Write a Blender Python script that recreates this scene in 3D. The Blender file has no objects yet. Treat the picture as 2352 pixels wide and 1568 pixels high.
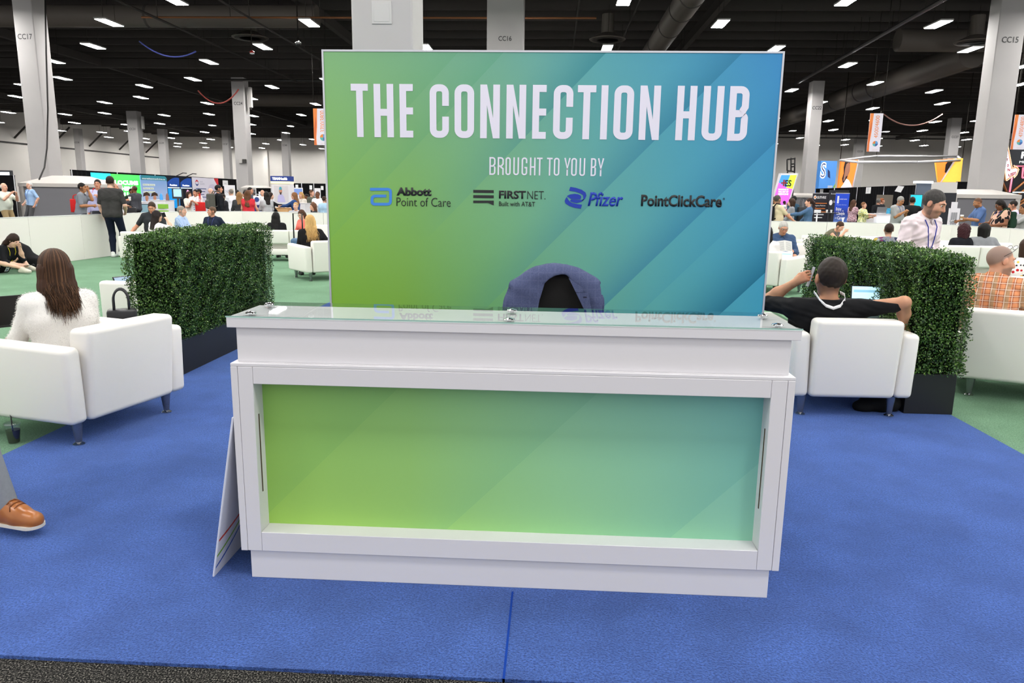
import bpy, bmesh, math, random
import numpy as np
from mathutils import Vector, Matrix
random.seed(7); RNG = np.random.default_rng(7)
S = bpy.context.scene
COL = S.collection
# ------------------------------------------------------------------ camera
FPX, PIT, ROL, YAW = 1690.0, .1934, .0141, -.0515
CAMP = np.array([.1525, -2.6677, 1.5215])
_cy, _sy = math.cos(YAW), math.sin(YAW)
CF = np.array([_sy*math.cos(PIT), _cy*math.cos(PIT), -math.sin(PIT)])
_ri = np.array([_cy, -_sy, 0.]); _up = np.cross(_ri, CF)
CR = math.cos(ROL)*_ri + math.sin(ROL)*_up
CU = -math.sin(ROL)*_ri + math.cos(ROL)*_up
cam = bpy.data.objects.new('camera', bpy.data.cameras.new('camera')); COL.objects.link(cam)
cam.matrix_world = Matrix(((CR[0], CU[0], -CF[0], CAMP[0]), (CR[1], CU[1], -CF[1], CAMP[1]), (CR[2], CU[2], -CF[2], CAMP[2]), (0, 0, 0, 1)))
cam.data.sensor_width = 36; cam.data.lens = 36*FPX/2352; cam.data.clip_end = 500; cam.data.clip_start = .05
S.camera = cam
# ------------------------------------------------------------------ world, exposure
W = bpy.data.worlds.new('hall_air'); S.world = W; W.use_nodes = True
W.node_tree.nodes['Background'].inputs[0].default_value = (.97, .975, 1, 1)
W.node_tree.nodes['Background'].inputs[1].default_value = 1.12
S.view_settings.view_transform = 'Standard'; S.view_settings.look = 'None'
S.view_settings.gamma = 1; S.view_settings.use_curve_mapping = False
S.view_settings.exposure = 0.06
LAMP = 134.0                      # radiance of the high-bay diffusers
S.cycles.use_denoising = True
S.cycles.max_bounces = 6; S.cycles.diffuse_bounces = 3; S.cycles.glossy_bounces = 3
S.cycles.transparent_max_bounces = 8; S.cycles.caustics_reflective = False; S.cycles.caustics_refractive = False
S.cycles.sample_clamp_indirect = 6

# ------------------------------------------------------------------ pixel -> place
def ray(px, py): return CF + CR*(px-1176)/FPX + CU*(784-py)/FPX
def atZ(px, py, z=0.): d = ray(px, py); return CAMP + d*(z-CAMP[2])/d[2]
def atY(px, py, y): d = ray(px, py); return CAMP + d*(y-CAMP[1])/d[1]
def atX(px, py, x): d = ray(px, py); return CAMP + d*(x-CAMP[0])/d[0]

# ------------------------------------------------------------------ materials
def lin(c):
    if isinstance(c, str): c = [int(c[i:i+2], 16) for i in (0, 2, 4)]
    f = lambda v: v/12.92 if v <= .04045 else ((v+.055)/1.055)**2.4
    return tuple(f(v/255) for v in c) + (1,)
MATS = {}
def nodes(m): return m.node_tree.nodes, m.node_tree.links
def mat(name, c, rough=.6, metal=0., spec=.5, emit=0., coat=0.):
    if name in MATS: return MATS[name]
    m = bpy.data.materials.new(name); m.use_nodes = True; MATS[name] = m
    b = m.node_tree.nodes['Principled BSDF']; c = lin(c)
    b.inputs['Base Color'].default_value = c; b.inputs['Roughness'].default_value = rough
    b.inputs['Metallic'].default_value = metal; b.inputs['Specular IOR Level'].default_value = spec
    b.inputs['Coat Weight'].default_value = coat
    if emit: b.inputs['Emission Color'].default_value = c; b.inputs['Emission Strength'].default_value = emit
    return m
def N(m, t, **kw):
    n = m.node_tree.nodes.new(t)
    for k, v in kw.items(): setattr(n, k, v)
    return n
def ramp(m, stops, src, interp='LINEAR'):
    r = N(m, 'ShaderNodeValToRGB'); r.color_ramp.interpolation = interp; e = r.color_ramp.elements
    while len(e) < len(stops): e.new(.5)
    for el, (p, c) in zip(e, stops): el.position = p; el.color = lin(c) if not isinstance(c, float) else (c, c, c, 1)
    m.node_tree.links.new(src, r.inputs[0]); return r.outputs[0]
def math_(m, op, a, b=None, c=None, clamp=False):
    n = N(m, 'ShaderNodeMath', operation=op, use_clamp=clamp)
    for i, v in enumerate((a, b, c)):
        if v is None: continue
        if isinstance(v, (int, float)): n.inputs[i].default_value = v
        else: m.node_tree.links.new(v, n.inputs[i])
    return n.outputs[0]
def mixc(m, f, a, b, mode='MIX'):
    n = N(m, 'ShaderNodeMix', data_type='RGBA', blend_type=mode); L = m.node_tree.links
    for i, v in ((0, f), (6, a), (7, b)):
        if isinstance(v, (int, float)): n.inputs[i].default_value = v
        elif isinstance(v, (tuple, list, str)): n.inputs[i].default_value = v if isinstance(v, tuple) and len(v) == 4 else lin(v)
        else: L.new(v, n.inputs[i])
    return n.outputs[2]
def coords(m, kind='Object'):
    return N(m, 'ShaderNodeTexCoord').outputs[kind]
def noise(m, scale, detail=3, vec=None, rough=.5, out=0, dist=0.):
    n = N(m, 'ShaderNodeTexNoise'); n.inputs['Scale'].default_value = scale; n.inputs['Detail'].default_value = detail
    n.inputs['Roughness'].default_value = rough; n.inputs['Distortion'].default_value = dist
    m.node_tree.links.new(vec if vec is not None else coords(m), n.inputs['Vector']); return n.outputs[out]
def bump(m, h, strength=.3, dist=.01):
    b = N(m, 'ShaderNodeBump'); b.inputs['Strength'].default_value = strength; b.inputs['Distance'].default_value = dist
    m.node_tree.links.new(h, b.inputs['Height']); m.node_tree.links.new(b.outputs[0], m.node_tree.nodes['Principled BSDF'].inputs['Normal'])
def setc(m, sock): m.node_tree.links.new(sock, m.node_tree.nodes['Principled BSDF'].inputs['Base Color'])
def sep(m, v):
    s = N(m, 'ShaderNodeSeparateXYZ'); m.node_tree.links.new(v, s.inputs[0]); return s.outputs
def cloth(name, c, amp=.12, scale=60, rough=.85, b=.15):
    if name in MATS: return MATS[name]
    m = mat(name, c, rough, spec=.2); l = lin(c)
    setc(m, mixc(m, noise(m, scale, 4), tuple(v*(1-amp) for v in l[:3])+(1,), tuple(min(1, v*(1+amp)) for v in l[:3])+(1,)))
    if b: bump(m, noise(m, scale*1.7, 3), b, .004)
    return m

# ------------------------------------------------------------------ mesh building
class MB:
    def __init__(s): s.b = bmesh.new(); s.mi = 0
    def poly(s, pts, mi=None):
        v = [s.b.verts.new(tuple(p)) for p in pts]; f = s.b.faces.new(v); f.material_index = s.mi if mi is None else mi; return f
    def box(s, x0, x1, y0, y1, z0, z1, bev=0., seg=2, M=None, mi=None, taper=None):
        t = bmesh.new(); bmesh.ops.create_cube(t, size=1)
        for v in t.verts:
            tx = ty = 1
            if taper and v.co.z < 0: tx, ty = taper
            v.co = Vector(((x0+x1)/2+v.co.x*tx*(x1-x0), (y0+y1)/2+v.co.y*ty*(y1-y0), (z0+z1)/2+v.co.z*(z1-z0)))
        if bev: bmesh.ops.bevel(t, geom=t.edges[:], offset=bev, segments=seg, profile=.5, affect='EDGES', clamp_overlap=True)
        s._join(t, M, mi); return s
    def _join(s, t, M=None, mi=None):
        if M is not None: bmesh.ops.transform(t, matrix=M, verts=t.verts)
        mp = {v: s.b.verts.new(v.co) for v in t.verts}
        for f in t.faces:
            try: g = s.b.faces.new([mp[v] for v in f.verts]); g.material_index = s.mi if mi is None else mi; g.smooth = f.smooth
            except ValueError: pass
        t.free()
    def tube(s, pts, r, n=10, cap=True, mi=None):
        pts = [Vector(p) for p in pts]; rs = r if isinstance(r, (list, tuple)) else [r]*len(pts); rings = []
        up = None
        for i, p in enumerate(pts):
            d = (pts[min(i+1, len(pts)-1)]-pts[max(i-1, 0)]).normalized()
            if up is None: up = d.orthogonal().normalized()
            up = (up - d*up.dot(d)); up = up.normalized() if up.length > 1e-6 else d.orthogonal().normalized()
            w = d.cross(up)
            rings.append([s.b.verts.new(p+(up*math.cos(a)+w*math.sin(a))*rs[i]) for a in [2*math.pi*k/n for k in range(n)]])
        for a, b in zip(rings, rings[1:]):
            for k in range(n):
                f = s.b.faces.new((a[k], a[(k+1) % n], b[(k+1) % n], b[k])); f.smooth = True; f.material_index = s.mi if mi is None else mi
        if cap:
            for q in (rings[0][::-1], rings[-1]):
                f = s.b.faces.new(q); f.material_index = s.mi if mi is None else mi
        return s
    def lathe(s, prof, c=(0, 0, 0), n=24, mi=None, smooth=True, M=None):
        t = bmesh.new(); c = Vector(c); rings = []
        for r, z in prof:
            rings.append([t.verts.new(c+Vector((max(r, 1e-5)*math.cos(2*math.pi*k/n), max(r, 1e-5)*math.sin(2*math.pi*k/n), z))) for k in range(n)])
        for a, b in zip(rings, rings[1:]):
            for k in range(n):
                f = t.faces.new((a[k], a[(k+1) % n], b[(k+1) % n], b[k])); f.smooth = smooth
        t.faces.new(rings[0][::-1]); t.faces.new(rings[-1])
        s._join(t, M, mi); return s
    def prism(s, pts, o, u, v, depth, mi=None):
        """outline pts (2D) extruded: front at o, back along -normal"""
        u, v, o = Vector(u), Vector(v), Vector(o); n = u.cross(v).normalized()
        A = [s.b.verts.new(o+u*x+v*y) for x, y in pts]; B = [s.b.verts.new(o+u*x+v*y-n*depth) for x, y in pts]
        m_ = s.mi if mi is None else mi
        fs = [s.b.faces.new(A), s.b.faces.new(B[::-1])]
        k = len(pts)
        for i in range(k): fs.append(s.b.faces.new((A[i], B[i], B[(i+1) % k], A[(i+1) % k])))
        for f in fs: f.material_index = m_
        return s
    def build(s, name, mats, parent=None, smooth=None, local=False):
        bmesh.ops.recalc_face_normals(s.b, faces=s.b.faces[:])
        me = bpy.data.meshes.new(name); s.b.to_mesh(me); s.b.free()
        return link(name, me, mats, parent, smooth, local)
def link(name, me, mats, parent=None, smooth=None, local=False):
    for m in (mats if isinstance(mats, (list, tuple)) else [mats]): me.materials.append(m)
    o = bpy.data.objects.new(name, me); COL.objects.link(o)
    if parent is not None:
        o.parent = parent
        if not local: me.transform(world_of(parent).inverted())
    if smooth is not None: me.shade_smooth() if smooth is True else smooth_angle(me, smooth)
    return o
def world_of(o):
    M = Matrix.LocRotScale(o.location, o.rotation_euler, o.scale)
    return world_of(o.parent) @ M if o.parent else M
def smooth_angle(me, deg):
    me.shade_smooth()
    try: me.set_sharp_from_angle(angle=math.radians(deg))
    except Exception: pass
def tag(o, label, cat, group=None):
    o['label'] = label; o['category'] = cat
    if group: o['group'] = group
    return o
def thing(name, label, cat, loc=(0, 0, 0), rz=0., group=None):
    o = bpy.data.objects.new(name, None); COL.objects.link(o); o.empty_display_size = .1
    o.location = tuple(float(v) for v in loc); o.rotation_euler = (0, 0, rz); return tag(o, label, cat, group)
def struct(o): o['kind'] = 'structure'; return o
def dup(root, loc, rz, label, group=None):
    def cp(o, par):
        c = o.copy(); COL.objects.link(c); c.parent = par
        for ch in list(o.children): cp(ch, c)
        return c
    r = cp(root, None); r.location = loc; r.rotation_euler = (0, 0, rz); r['label'] = label
    if group: r['group'] = group
    return r
def mesh_np(name, V, F, mats, parent=None, smooth=True, local=True, mi=None):
    me = bpy.data.meshes.new(name); V = np.asarray(V, np.float32); F = np.asarray(F, np.int32); k = F.shape[1]
    me.vertices.add(len(V)); me.vertices.foreach_set('co', V.ravel())
    me.loops.add(F.size); me.loops.foreach_set('vertex_index', F.ravel())
    me.polygons.add(len(F)); me.polygons.foreach_set('loop_start', np.arange(0, F.size, k, dtype=np.int32))
    me.polygons.foreach_set('loop_total', np.full(len(F), k, np.int32))
    if mi is not None: me.polygons.foreach_set('material_index', np.asarray(mi, np.int32))
    me.update(calc_edges=True); me.validate()
    return link(name, me, mats, parent, smooth if smooth else None, local)

# ------------------------------------------------------------------ lettering
def text(name, txt, o, u, v, w, h, m, parent=None, bold=0., depth=.002, shear=0., eps=.002):
    """built-in face fitted to a w x h box with its lower-left corner at o"""
    cu = bpy.data.curves.new('t', 'FONT'); cu.body = txt; cu.size = 1; cu.offset = bold; cu.resolution_u = 3; cu.shear = shear
    ob = bpy.data.objects.new('t', cu); COL.objects.link(ob)
    dg = bpy.context.evaluated_depsgraph_get(); me = bpy.data.meshes.new_from_object(ob.evaluated_get(dg))
    bpy.data.objects.remove(ob); bpy.data.curves.remove(cu)
    n = len(me.vertices); co = np.empty(n*3, np.float32); me.vertices.foreach_get('co', co); co = co.reshape(-1, 3)
    lo, hi = co.min(0), co.max(0); u, v, o = (np.asarray(q, float) for q in (u, v, o)); nn = np.cross(u, v); nn /= np.linalg.norm(nn)
    sx = w/(hi[0]-lo[0]); sy = h/(hi[1]-lo[1])
    P = o + np.outer((co[:, 0]-lo[0])*sx, u) + np.outer((co[:, 1]-lo[1])*sy, v) + nn*eps
    me.vertices.foreach_set('co', P.astype(np.float32).ravel()); me.update()
    if depth:
        bm = bmesh.new(); bm.from_mesh(me); bmesh.ops.dissolve_degenerate(bm, edges=bm.edges[:], dist=1e-6)
        r = bmesh.ops.extrude_face_region(bm, geom=bm.faces[:]); bmesh.ops.translate(bm, vec=Vector(nn*depth), verts=[q for q in r['geom'] if isinstance(q, bmesh.types.BMVert)])
        bmesh.ops.recalc_face_normals(bm, faces=bm.faces[:]); bm.to_mesh(me); bm.free()
    me.name = name
    return link(name, me, m, parent)
def arc(cx, cy, r, a0, a1, n=6): return [(cx+r*math.cos(math.radians(a0+(a1-a0)*i/n)), cy+r*math.sin(math.radians(a0+(a1-a0)*i/n))) for i in range(n+1)]
def strip(mb, path, t, o, u, v, closed=False, depth=.002):
    """a stroke of width t along a 2D centre line"""
    P = []
    for p in path:
        p = Vector((p[0], p[1]))
        if not P or (p-P[-1]).length > 1e-4: P.append(p)
    if closed and (P[0]-P[-1]).length < 1e-4: P.pop()
    n = len(P); Lp, Rp = [], []
    for i in range(n):
        a = P[i-1] if (i or closed) else None; b = P[(i+1) % n] if (i < n-1 or closed) else None
        d1 = (P[i]-a).normalized() if a is not None else None; d2 = (b-P[i]).normalized() if b is not None else None
        d1 = d1 or d2; d2 = d2 or d1
        n1 = Vector((-d1.y, d1.x)); n2 = Vector((-d2.y, d2.x)); mm = (n1+n2); mm = mm.normalized() if mm.length > 1e-6 else n1
        k = t/2/max(.35, mm.dot(n1)); Lp.append(P[i]+mm*k); Rp.append(P[i]-mm*k)
    rng = range(n) if closed else range(n-1)
    for i in rng:
        j = (i+1) % n; mb.prism([tuple(Rp[i]), tuple(Rp[j]), tuple(Lp[j]), tuple(Lp[i])], o, u, v, -depth)
def glyph(mb, ch, x, w, h, t, o, u, v):
    """condensed sans capital drawn from strokes; outer box w x h, stroke t"""
    o = np.asarray(o, float)+np.asarray(u, float)*x; S_ = lambda p, c=False: strip(mb, p, t, o, u, v, c)
    k = t/2; r = min(w*.30, w/2-k)*.88 if t > h*.09 else (w/2-k)*.92
    bar = lambda y: S_([(t, y), (w*.93, y)])
    if ch == 'T': S_([(0, h-k), (w, h-k)]); S_([(w/2, 0), (w/2, h-t)])
    elif ch == 'H': S_([(k, 0), (k, h)]); S_([(w-k, 0), (w-k, h)]); S_([(t, h*.47), (w-t, h*.47)])
    elif ch == 'E': S_([(k, 0), (k, h)]); bar(h-k); bar(h*.5); bar(k)
    elif ch == 'I': S_([(k, 0), (k, h)])
    elif ch == 'N':
        S_([(k, 0), (k, h)]); S_([(w-k, 0), (w-k, h)])
        mb.prism([(t*.82, h), (t, h*.55), (w-t, 0), (w-t*.82, 0), (w-t, h*.45), (t, h)] if False else [(t, h), (t, h*.62), (w-t, 0), (w-t, h*.38)], o, u, v, -.002)
    elif ch in 'CGOU':
        bl = arc(k+r, k+r, r, 180, 270); br = arc(w-k-r, k+r, r, 270, 360); tr = arc(w-k-r, h-k-r, r, 0, 90); tl = arc(k+r, h-k-r, r, 90, 180)
        if ch == 'O': S_(bl+br+tr+tl, True)
        elif ch == 'C': S_([(w-k, h*.6)]+tr+tl+bl+br+[(w-k, h*.4)])
        elif ch == 'G': S_([(w-k, h*.68)]+tr+tl+bl+br+[(w-k, h*.47)]); S_([(w*.5, h*.47-k), (w-t, h*.47-k)])
        else: S_([(k, h)]+bl+br+[(w-k, h)])
    elif ch in 'BR':
        S_([(k, 0), (k, h)]); R = min(r, h*.25-k)
        S_([(t, h-k)]+arc(w-k-R, h-k-R, R, 90, 0)+[(w-k, h*.5+k+R*.6)]+arc(w-k-R, h*.5+R*.6, R*.6, 0, -90)+[(t, h*.5)])
        if ch == 'B': S_([(t, k)]+arc(w-k-R, k+R, R, -90, 0)+arc(w-k-R*.6, h*.5-R*.6-k*.5, R*.6, 0, 60))
        else: S_([(w*.45, h*.5-k), (w-k, h*.36), (w-k, 0)])
    elif ch == 'Y': S_([(k*.8, h), (w/2, h*.42), (w-k*.8, h)]); S_([(w/2, 0), (w/2, h*.42)])
# ------------------------------------------------------------------ smooth solids (distance fields -> one continuous mesh)
class Sdf:
    def __init__(s, k=.03): s.p = []; s.k = k; s.cuts = []; s.disp = None; s.custom = []
    def rc(s, a, ra, b, rb, k=None, sub=False):
        a, b = np.asarray(a, float), np.asarray(b, float); ba = b-a; L2 = max(ba@ba, 1e-9); dr = rb-ra
        def f(X, Y, Z):
            x, y, z = X-a[0], Y-a[1], Z-a[2]; t = np.clip((x*ba[0]+y*ba[1]+z*ba[2])/L2, 0, 1)
            return np.sqrt((x-t*ba[0])**2+(y-t*ba[1])**2+(z-t*ba[2])**2)-(ra+dr*t)
        r = max(ra, rb); s.p.append((f, np.minimum(a, b)-r, np.maximum(a, b)+r, s.k if k is None else k, sub)); return s
    def el(s, c, r, R=None, k=None, sub=False):
        c, r = np.asarray(c, float), np.asarray(r, float); R = np.eye(3) if R is None else R
        def f(X, Y, Z):
            x, y, z = X-c[0], Y-c[1], Z-c[2]
            q = [R[0, i]*x+R[1, i]*y+R[2, i]*z for i in range(3)]
            k0 = np.sqrt(sum((q[i]/r[i])**2 for i in range(3))); k1 = np.sqrt(sum((q[i]/r[i]**2)**2 for i in range(3)))+1e-9
            return k0*(k0-1)/k1
        m = np.abs(R)@r; s.p.append((f, c-m, c+m, s.k if k is None else k, sub)); return s
    def bx(s, c, h, rd, R=None, k=None, sub=False):
        c, h = np.asarray(c, float), np.asarray(h, float)-rd; R = np.eye(3) if R is None else R
        def f(X, Y, Z):
            x, y, z = X-c[0], Y-c[1], Z-c[2]
            q = [np.abs(R[0, i]*x+R[1, i]*y+R[2, i]*z)-h[i] for i in range(3)]
            return np.sqrt(sum(np.maximum(t, 0)**2 for t in q))+np.minimum(np.maximum(np.maximum(q[0], q[1]), q[2]), 0)-rd
        m = np.abs(R)@(h+rd); s.p.append((f, c-m, c+m, s.k if k is None else k, sub)); return s
    def cut(s, p, n): n = np.asarray(n, float); s.cuts.append((np.asarray(p, float), n/np.linalg.norm(n))); return s
    def mesh(s, h):
        lo = np.min([p[1] for p in s.p if not p[4]], 0)-3*h-.01; hi = np.max([p[2] for p in s.p if not p[4]], 0)+3*h+.01
        n = np.ceil((hi-lo)/h).astype(int)+1; D = np.full(n, 1., np.float32)
        ax = [lo[i]+h*np.arange(n[i]) for i in range(3)]
        for f, a, b, k, sub in s.p:
            i0 = np.maximum(np.floor((a-k-2.5*h-lo)/h).astype(int), 0); i1 = np.minimum(np.ceil((b+k+2.5*h-lo)/h).astype(int)+1, n)
            if (i1 <= i0).any(): continue
            sl = tuple(slice(i0[i], i1[i]) for i in range(3))
            d = f(ax[0][sl[0]][:, None, None], ax[1][sl[1]][None, :, None], ax[2][sl[2]][None, None, :])
            E = D[sl]
            if sub:
                q = np.clip(.5-.5*(E+d)/k, 0, 1); D[sl] = E*(1-q)-d*q+k*q*(1-q)
            else:
                q = np.clip(.5+.5*(E-d)/max(k, 1e-6), 0, 1); D[sl] = E*(1-q)+d*q-k*q*(1-q)
        X, Y, Z = ax[0][:, None, None], ax[1][None, :, None], ax[2][None, None, :]
        if s.disp is not None: D += s.disp(X, Y, Z).astype(np.float32)
        for fn in s.custom: D = fn(D, X, Y, Z).astype(np.float32)
        for p, nn in s.cuts: D = np.maximum(D, ((X-p[0])*nn[0]+(Y-p[1])*nn[1]+(Z-p[2])*nn[2]).astype(np.float32))
        D[0] = D[-1] = 1; D[:, 0] = D[:, -1] = 1; D[:, :, 0] = D[:, :, -1] = 1
        return nets(D, lo, h)
def nets(D, lo, h):
    I = D < 0; n = np.array(D.shape)
    cs = [(a, b, c) for a in (0, 1) for b in (0, 1) for c in (0, 1)]
    sl = lambda A, o: A[o[0]:n[0]-1+o[0], o[1]:n[1]-1+o[1], o[2]:n[2]-1+o[2]]
    cnt = sum(sl(I, o).astype(np.int8) for o in cs); act = (cnt > 0) & (cnt < 8); ijk = np.argwhere(act)
    if len(ijk) == 0: return np.zeros((0, 3)), np.zeros((0, 4), int)
    idx = np.full(act.shape, -1, np.int32); idx[act] = np.arange(len(ijk))
    v = [D[ijk[:, 0]+o[0], ijk[:, 1]+o[1], ijk[:, 2]+o[2]] for o in cs]
    P = np.zeros((len(ijk), 3)); C = np.zeros(len(ijk))
    for i, a in enumerate(cs):
        for j, b in enumerate(cs):
            if j <= i or sum(abs(a[q]-b[q]) for q in range(3)) != 1: continue
            m = (v[i] < 0) != (v[j] < 0); t = v[i][m]/(v[i][m]-v[j][m]+1e-12)
            P[m] += np.array(a)+t[:, None]*(np.array(b)-np.array(a)); C[m] += 1
    V = lo+h*(ijk+P/C[:, None]); F = []
    for ax in range(3):
        o = [0, 0, 0]; o[ax] = 1; b, c = [(1, 2), (2, 0), (0, 1)][ax]
        A = I[tuple(slice(0, n[i]-o[i]) for i in range(3))]; B = I[tuple(slice(o[i], n[i]) for i in range(3))]
        E = np.argwhere(A != B); E = E[(E[:, b] > 0) & (E[:, c] > 0) & (E[:, b] < n[b]-1) & (E[:, c] < n[c]-1)]
        fl = A[E[:, 0], E[:, 1], E[:, 2]]; q = []
        for db, dc in ((-1, -1), (0, -1), (0, 0), (-1, 0)):
            e = E.copy(); e[:, b] += db; e[:, c] += dc; q.append(idx[e[:, 0], e[:, 1], e[:, 2]])
        q = np.stack(q, 1); q[~fl] = q[~fl][:, ::-1]; F.append(q)
    return V, np.concatenate(F)
# ------------------------------------------------------------------ people
def rotx(a): c, s_ = math.cos(a), math.sin(a); return np.array([[1, 0, 0], [0, c, -s_], [0, s_, c]])
def roty(a): c, s_ = math.cos(a), math.sin(a); return np.array([[c, 0, s_], [0, 1, 0], [-s_, 0, c]])
def rotz(a): c, s_ = math.cos(a), math.sin(a); return np.array([[c, -s_, 0], [s_, c, 0], [0, 0, 1]])
def unit(v): v = np.asarray(v, float); return v/max(np.linalg.norm(v), 1e-9)
def ik(a, t, l1, l2, pole):
    d = t-a; L = min(np.linalg.norm(d), (l1+l2)*.995); u = unit(d); x = (l1*l1-l2*l2+L*L)/(2*L); y = math.sqrt(max(l1*l1-x*x, 0))
    p = np.asarray(pole, float); p = unit(p-u*(p@u)); return a+u*x+p*y, a+u*L
SKIN = mat('skin', 'c89a80', .5, spec=.35)
_n = N(SKIN, 'ShaderNodeVertexColor'); _n.layer_name = 'Col'; setc(SKIN, _n.outputs[0])
EYEW = mat('eye_white', 'e8e4e0', .2); EYED = mat('eye_dark', '2a1c14', .15)
ARM = dict(hang=(.07, .03, -.55), hold=(-.06, .33, -.24), chest=(-.13, .26, -.12), lap=(-.06, .33, -.34), phone=(.03, .10, .19), chin=(-.13, .19, .10), hip=(.04, .0, -.47),
           reach=(-.02, .50, -.16), read=(-.05, .30, -.22), down=(.10, .25, -.46), rest=(.28, .10, -.36), fence=(.05, .30, -.42), cross=(-.22, .22, -.24), behind=(.02, -.12, -.45), eye=(-.15, .24, .06), up=(.12, .12, .15))
SHOE = mat('shoe_black', '1b1a1a', .5)
def person(label, px, py, Y, face=0, pose='stand', sex='m', skin='c99a80', hair=('short', '33261e'), top='333538', sleeve='short', pants='23262e', shoes=None,
           L='hang', R='hang', lean=0, side=0, turn=0, nod=0, s=None, vox=.017, legs=None, dress=False, lany=None, hem=.10, fold=0., beard=None, glasses=False, group=None, belly=0., collar=None, topm=None, toptag=None, hairlen=.24, brow=None, palmL=None, palmR=None, wide=1.0, hs=1.0, hmin=.40, ldrop=.36):
    fem = sex == 'f'; K = {}
    Rt = rotz(math.radians(side)*0) @ roty(math.radians(side)) @ rotx(-math.radians(lean))
    Rh = Rt @ rotx(math.radians(lean)*.6) @ rotz(math.radians(turn)) @ rotx(-math.radians(nod))
    spine = .50 if not fem else .485
    def topz(sc): return (Rt@np.array([0, -.01, spine]) + Rh@np.array([0, .02, .142+.125]))*sc
    P0 = atY(px, py, Y)
    if pose == 'stand':
        s = s or float(np.clip(P0[2]/(.95+topz(1.)[2]), .80, 1.14)); hz = .95*s
    else:
        s = s or (1. if not fem else .93); hz = P0[2]-topz(s)[2]
        hz = max(hz, .12 if pose == 'floor' else hmin)
    fa = math.radians(face); Rz = rotz(fa); off = topz(s); off[2] = 0
    root = P0 - Rz@off; root[2] = 0
    Hc = np.array([0, 0, hz]); T = lambda p: Hc + Rt@(np.asarray(p, float)*s)
    E_ = thing('person', label, 'person', root, fa, group)
    sw = (.165 if fem else .19)*wide; q = s
    sh = {-1: T((-sw, -.01, spine-.07)), 1: T((sw, -.01, spine-.07))}
    neck = T((0, -.01, spine)); hc = neck + Rh@(np.array([0, .02, .142])*s)
    hipj = {i: Hc+np.array([i*.09*s, 0, -.03*s]) for i in (-1, 1)}
    # legs
    foot, knee = {}, {}
    lg = legs or {}
    for i in (-1, 1):
        if i in lg: t = np.asarray(lg[i], float)
        elif pose == 'stand': t = np.array([i*.10*s, (.03 if i > 0 else -.03), .085*s])
        elif pose == 'floor': t = np.array([i*.12, .62, .09])
        else: t = np.array([i*.12*s, .44*s, .085*s])
        pole = (i*.25, 1, .35) if pose != 'floor' else (i*1.0, .2, .5)
        knee[i], foot[i] = ik(hipj[i], t, .44*s, .44*s, pole)
    # arms
    elb, wri, hnd = {}, {}, {}
    for i, a in ((-1, L), (1, R)):
        pole = (i*.55, -.55, -.8)
        if isinstance(a, str): a = ARM[a]
        if len(a) > 3: pole = (i*a[3], a[4], a[5])
        t = sh[i] + np.array([i*a[0], a[1], a[2]])*s
        elb[i], wri[i] = ik(sh[i], t, .285*s, .255*s, pole)
        hnd[i] = wri[i] + unit(wri[i]-elb[i])*.09*s
    def torso(D, g, base=False):
        g *= 1.; c = .098+belly*.3
        D.rc(T((-.095*wide, 0, spine-.17)), .108*q+g, T((.095*wide, 0, spine-.17)), .108*q+g, .05)
        wx = .062 if fem else .085
        for i in (-1, 1):
            D.rc(T((i*.085*wide, .0, spine-.18)), .105*q+g, T((i*wx*wide, belly*.5, .15)), (c-.006*fem)*q+g, .05)
            D.rc(T((i*wx*wide, belly*.5, .15)), (c-.006*fem)*q+g, T((i*.082, -.01, -.02)), .115*q+g, .05)
            D.rc(T((i*.05, -.015, spine-.035)), .055*q+g, T((i*(sw-.012), -.01, spine-.075)), .062*q+g, .04)
            if fem: D.el(T((i*.07, .095, spine-.20)), np.array([.062, .055, .062])*q+g, k=.03)
        if belly: D.el(T((0, .08+belly*.4, .14)), np.array([.13, .09+belly*.3, .14])*q+g, k=.05)
        D.rc(T((-.05, -.03, spine-.08)), .07*q+g, T((.05, -.03, spine-.08)), .07*q+g, .05)
    def arm(D, i, g, t0, t1, k=.025):
        A, B, C = sh[i], elb[i], wri[i]; m = .5
        if t0 < .5:
            e = min(t1, .5)/.5; D.rc(A, .052*q+g, A+(B-A)*e, (.052-.013*e)*q+g, k)
        if t1 > .5:
            e = (t1-.5)/.5; D.rc(B, .040*q+g, B+(C-B)*e*.5, .041*q+g, k); D.rc(B+(C-B)*e*.5, .041*q+g, B+(C-B)*e, (.041-.014*e)*q+g, k)
    def leg(D, i, g, t1=1., w=1.):
        A, B, C = hipj[i], knee[i], foot[i]
        D.rc(A, .085*q*w+g, B, .058*q*w+g, .04); 
        if t1 > .5: D.rc(B, .056*q*w+g, B+(C-B)*.35, .055*q*w+g, .03); D.rc(B+(C-B)*.35, .055*q*w+g, C, .037*q*w+g*1.2, .03)
    qh = s*hs; HR = lambda p: hc + Rh@(np.asarray(p, float)*qh)
    def hand(D, i):
        d = unit(wri[i]-elb[i]); pv = palmL if i < 0 else palmR
        n_ = np.asarray(pv if pv is not None else (-i*1., .15, -.1), float); n_ = unit(n_-d*(n_@d)); w_ = np.cross(d, n_)*i*(-1)
        up_ = w_ if w_[2] > 0 or abs(w_[2]) < .2 else w_
        W0 = wri[i]; fr = max(.0082*q, vox*.62)
        kn = W0+d*.088*q
        D.rc(W0, .025*q, kn+up_*.022*q, .017*q, .012); D.rc(W0, .024*q, kn-up_*.024*q, .016*q, .012); D.rc(W0+d*.03, .022*q, kn, .018*q, .012)
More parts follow.
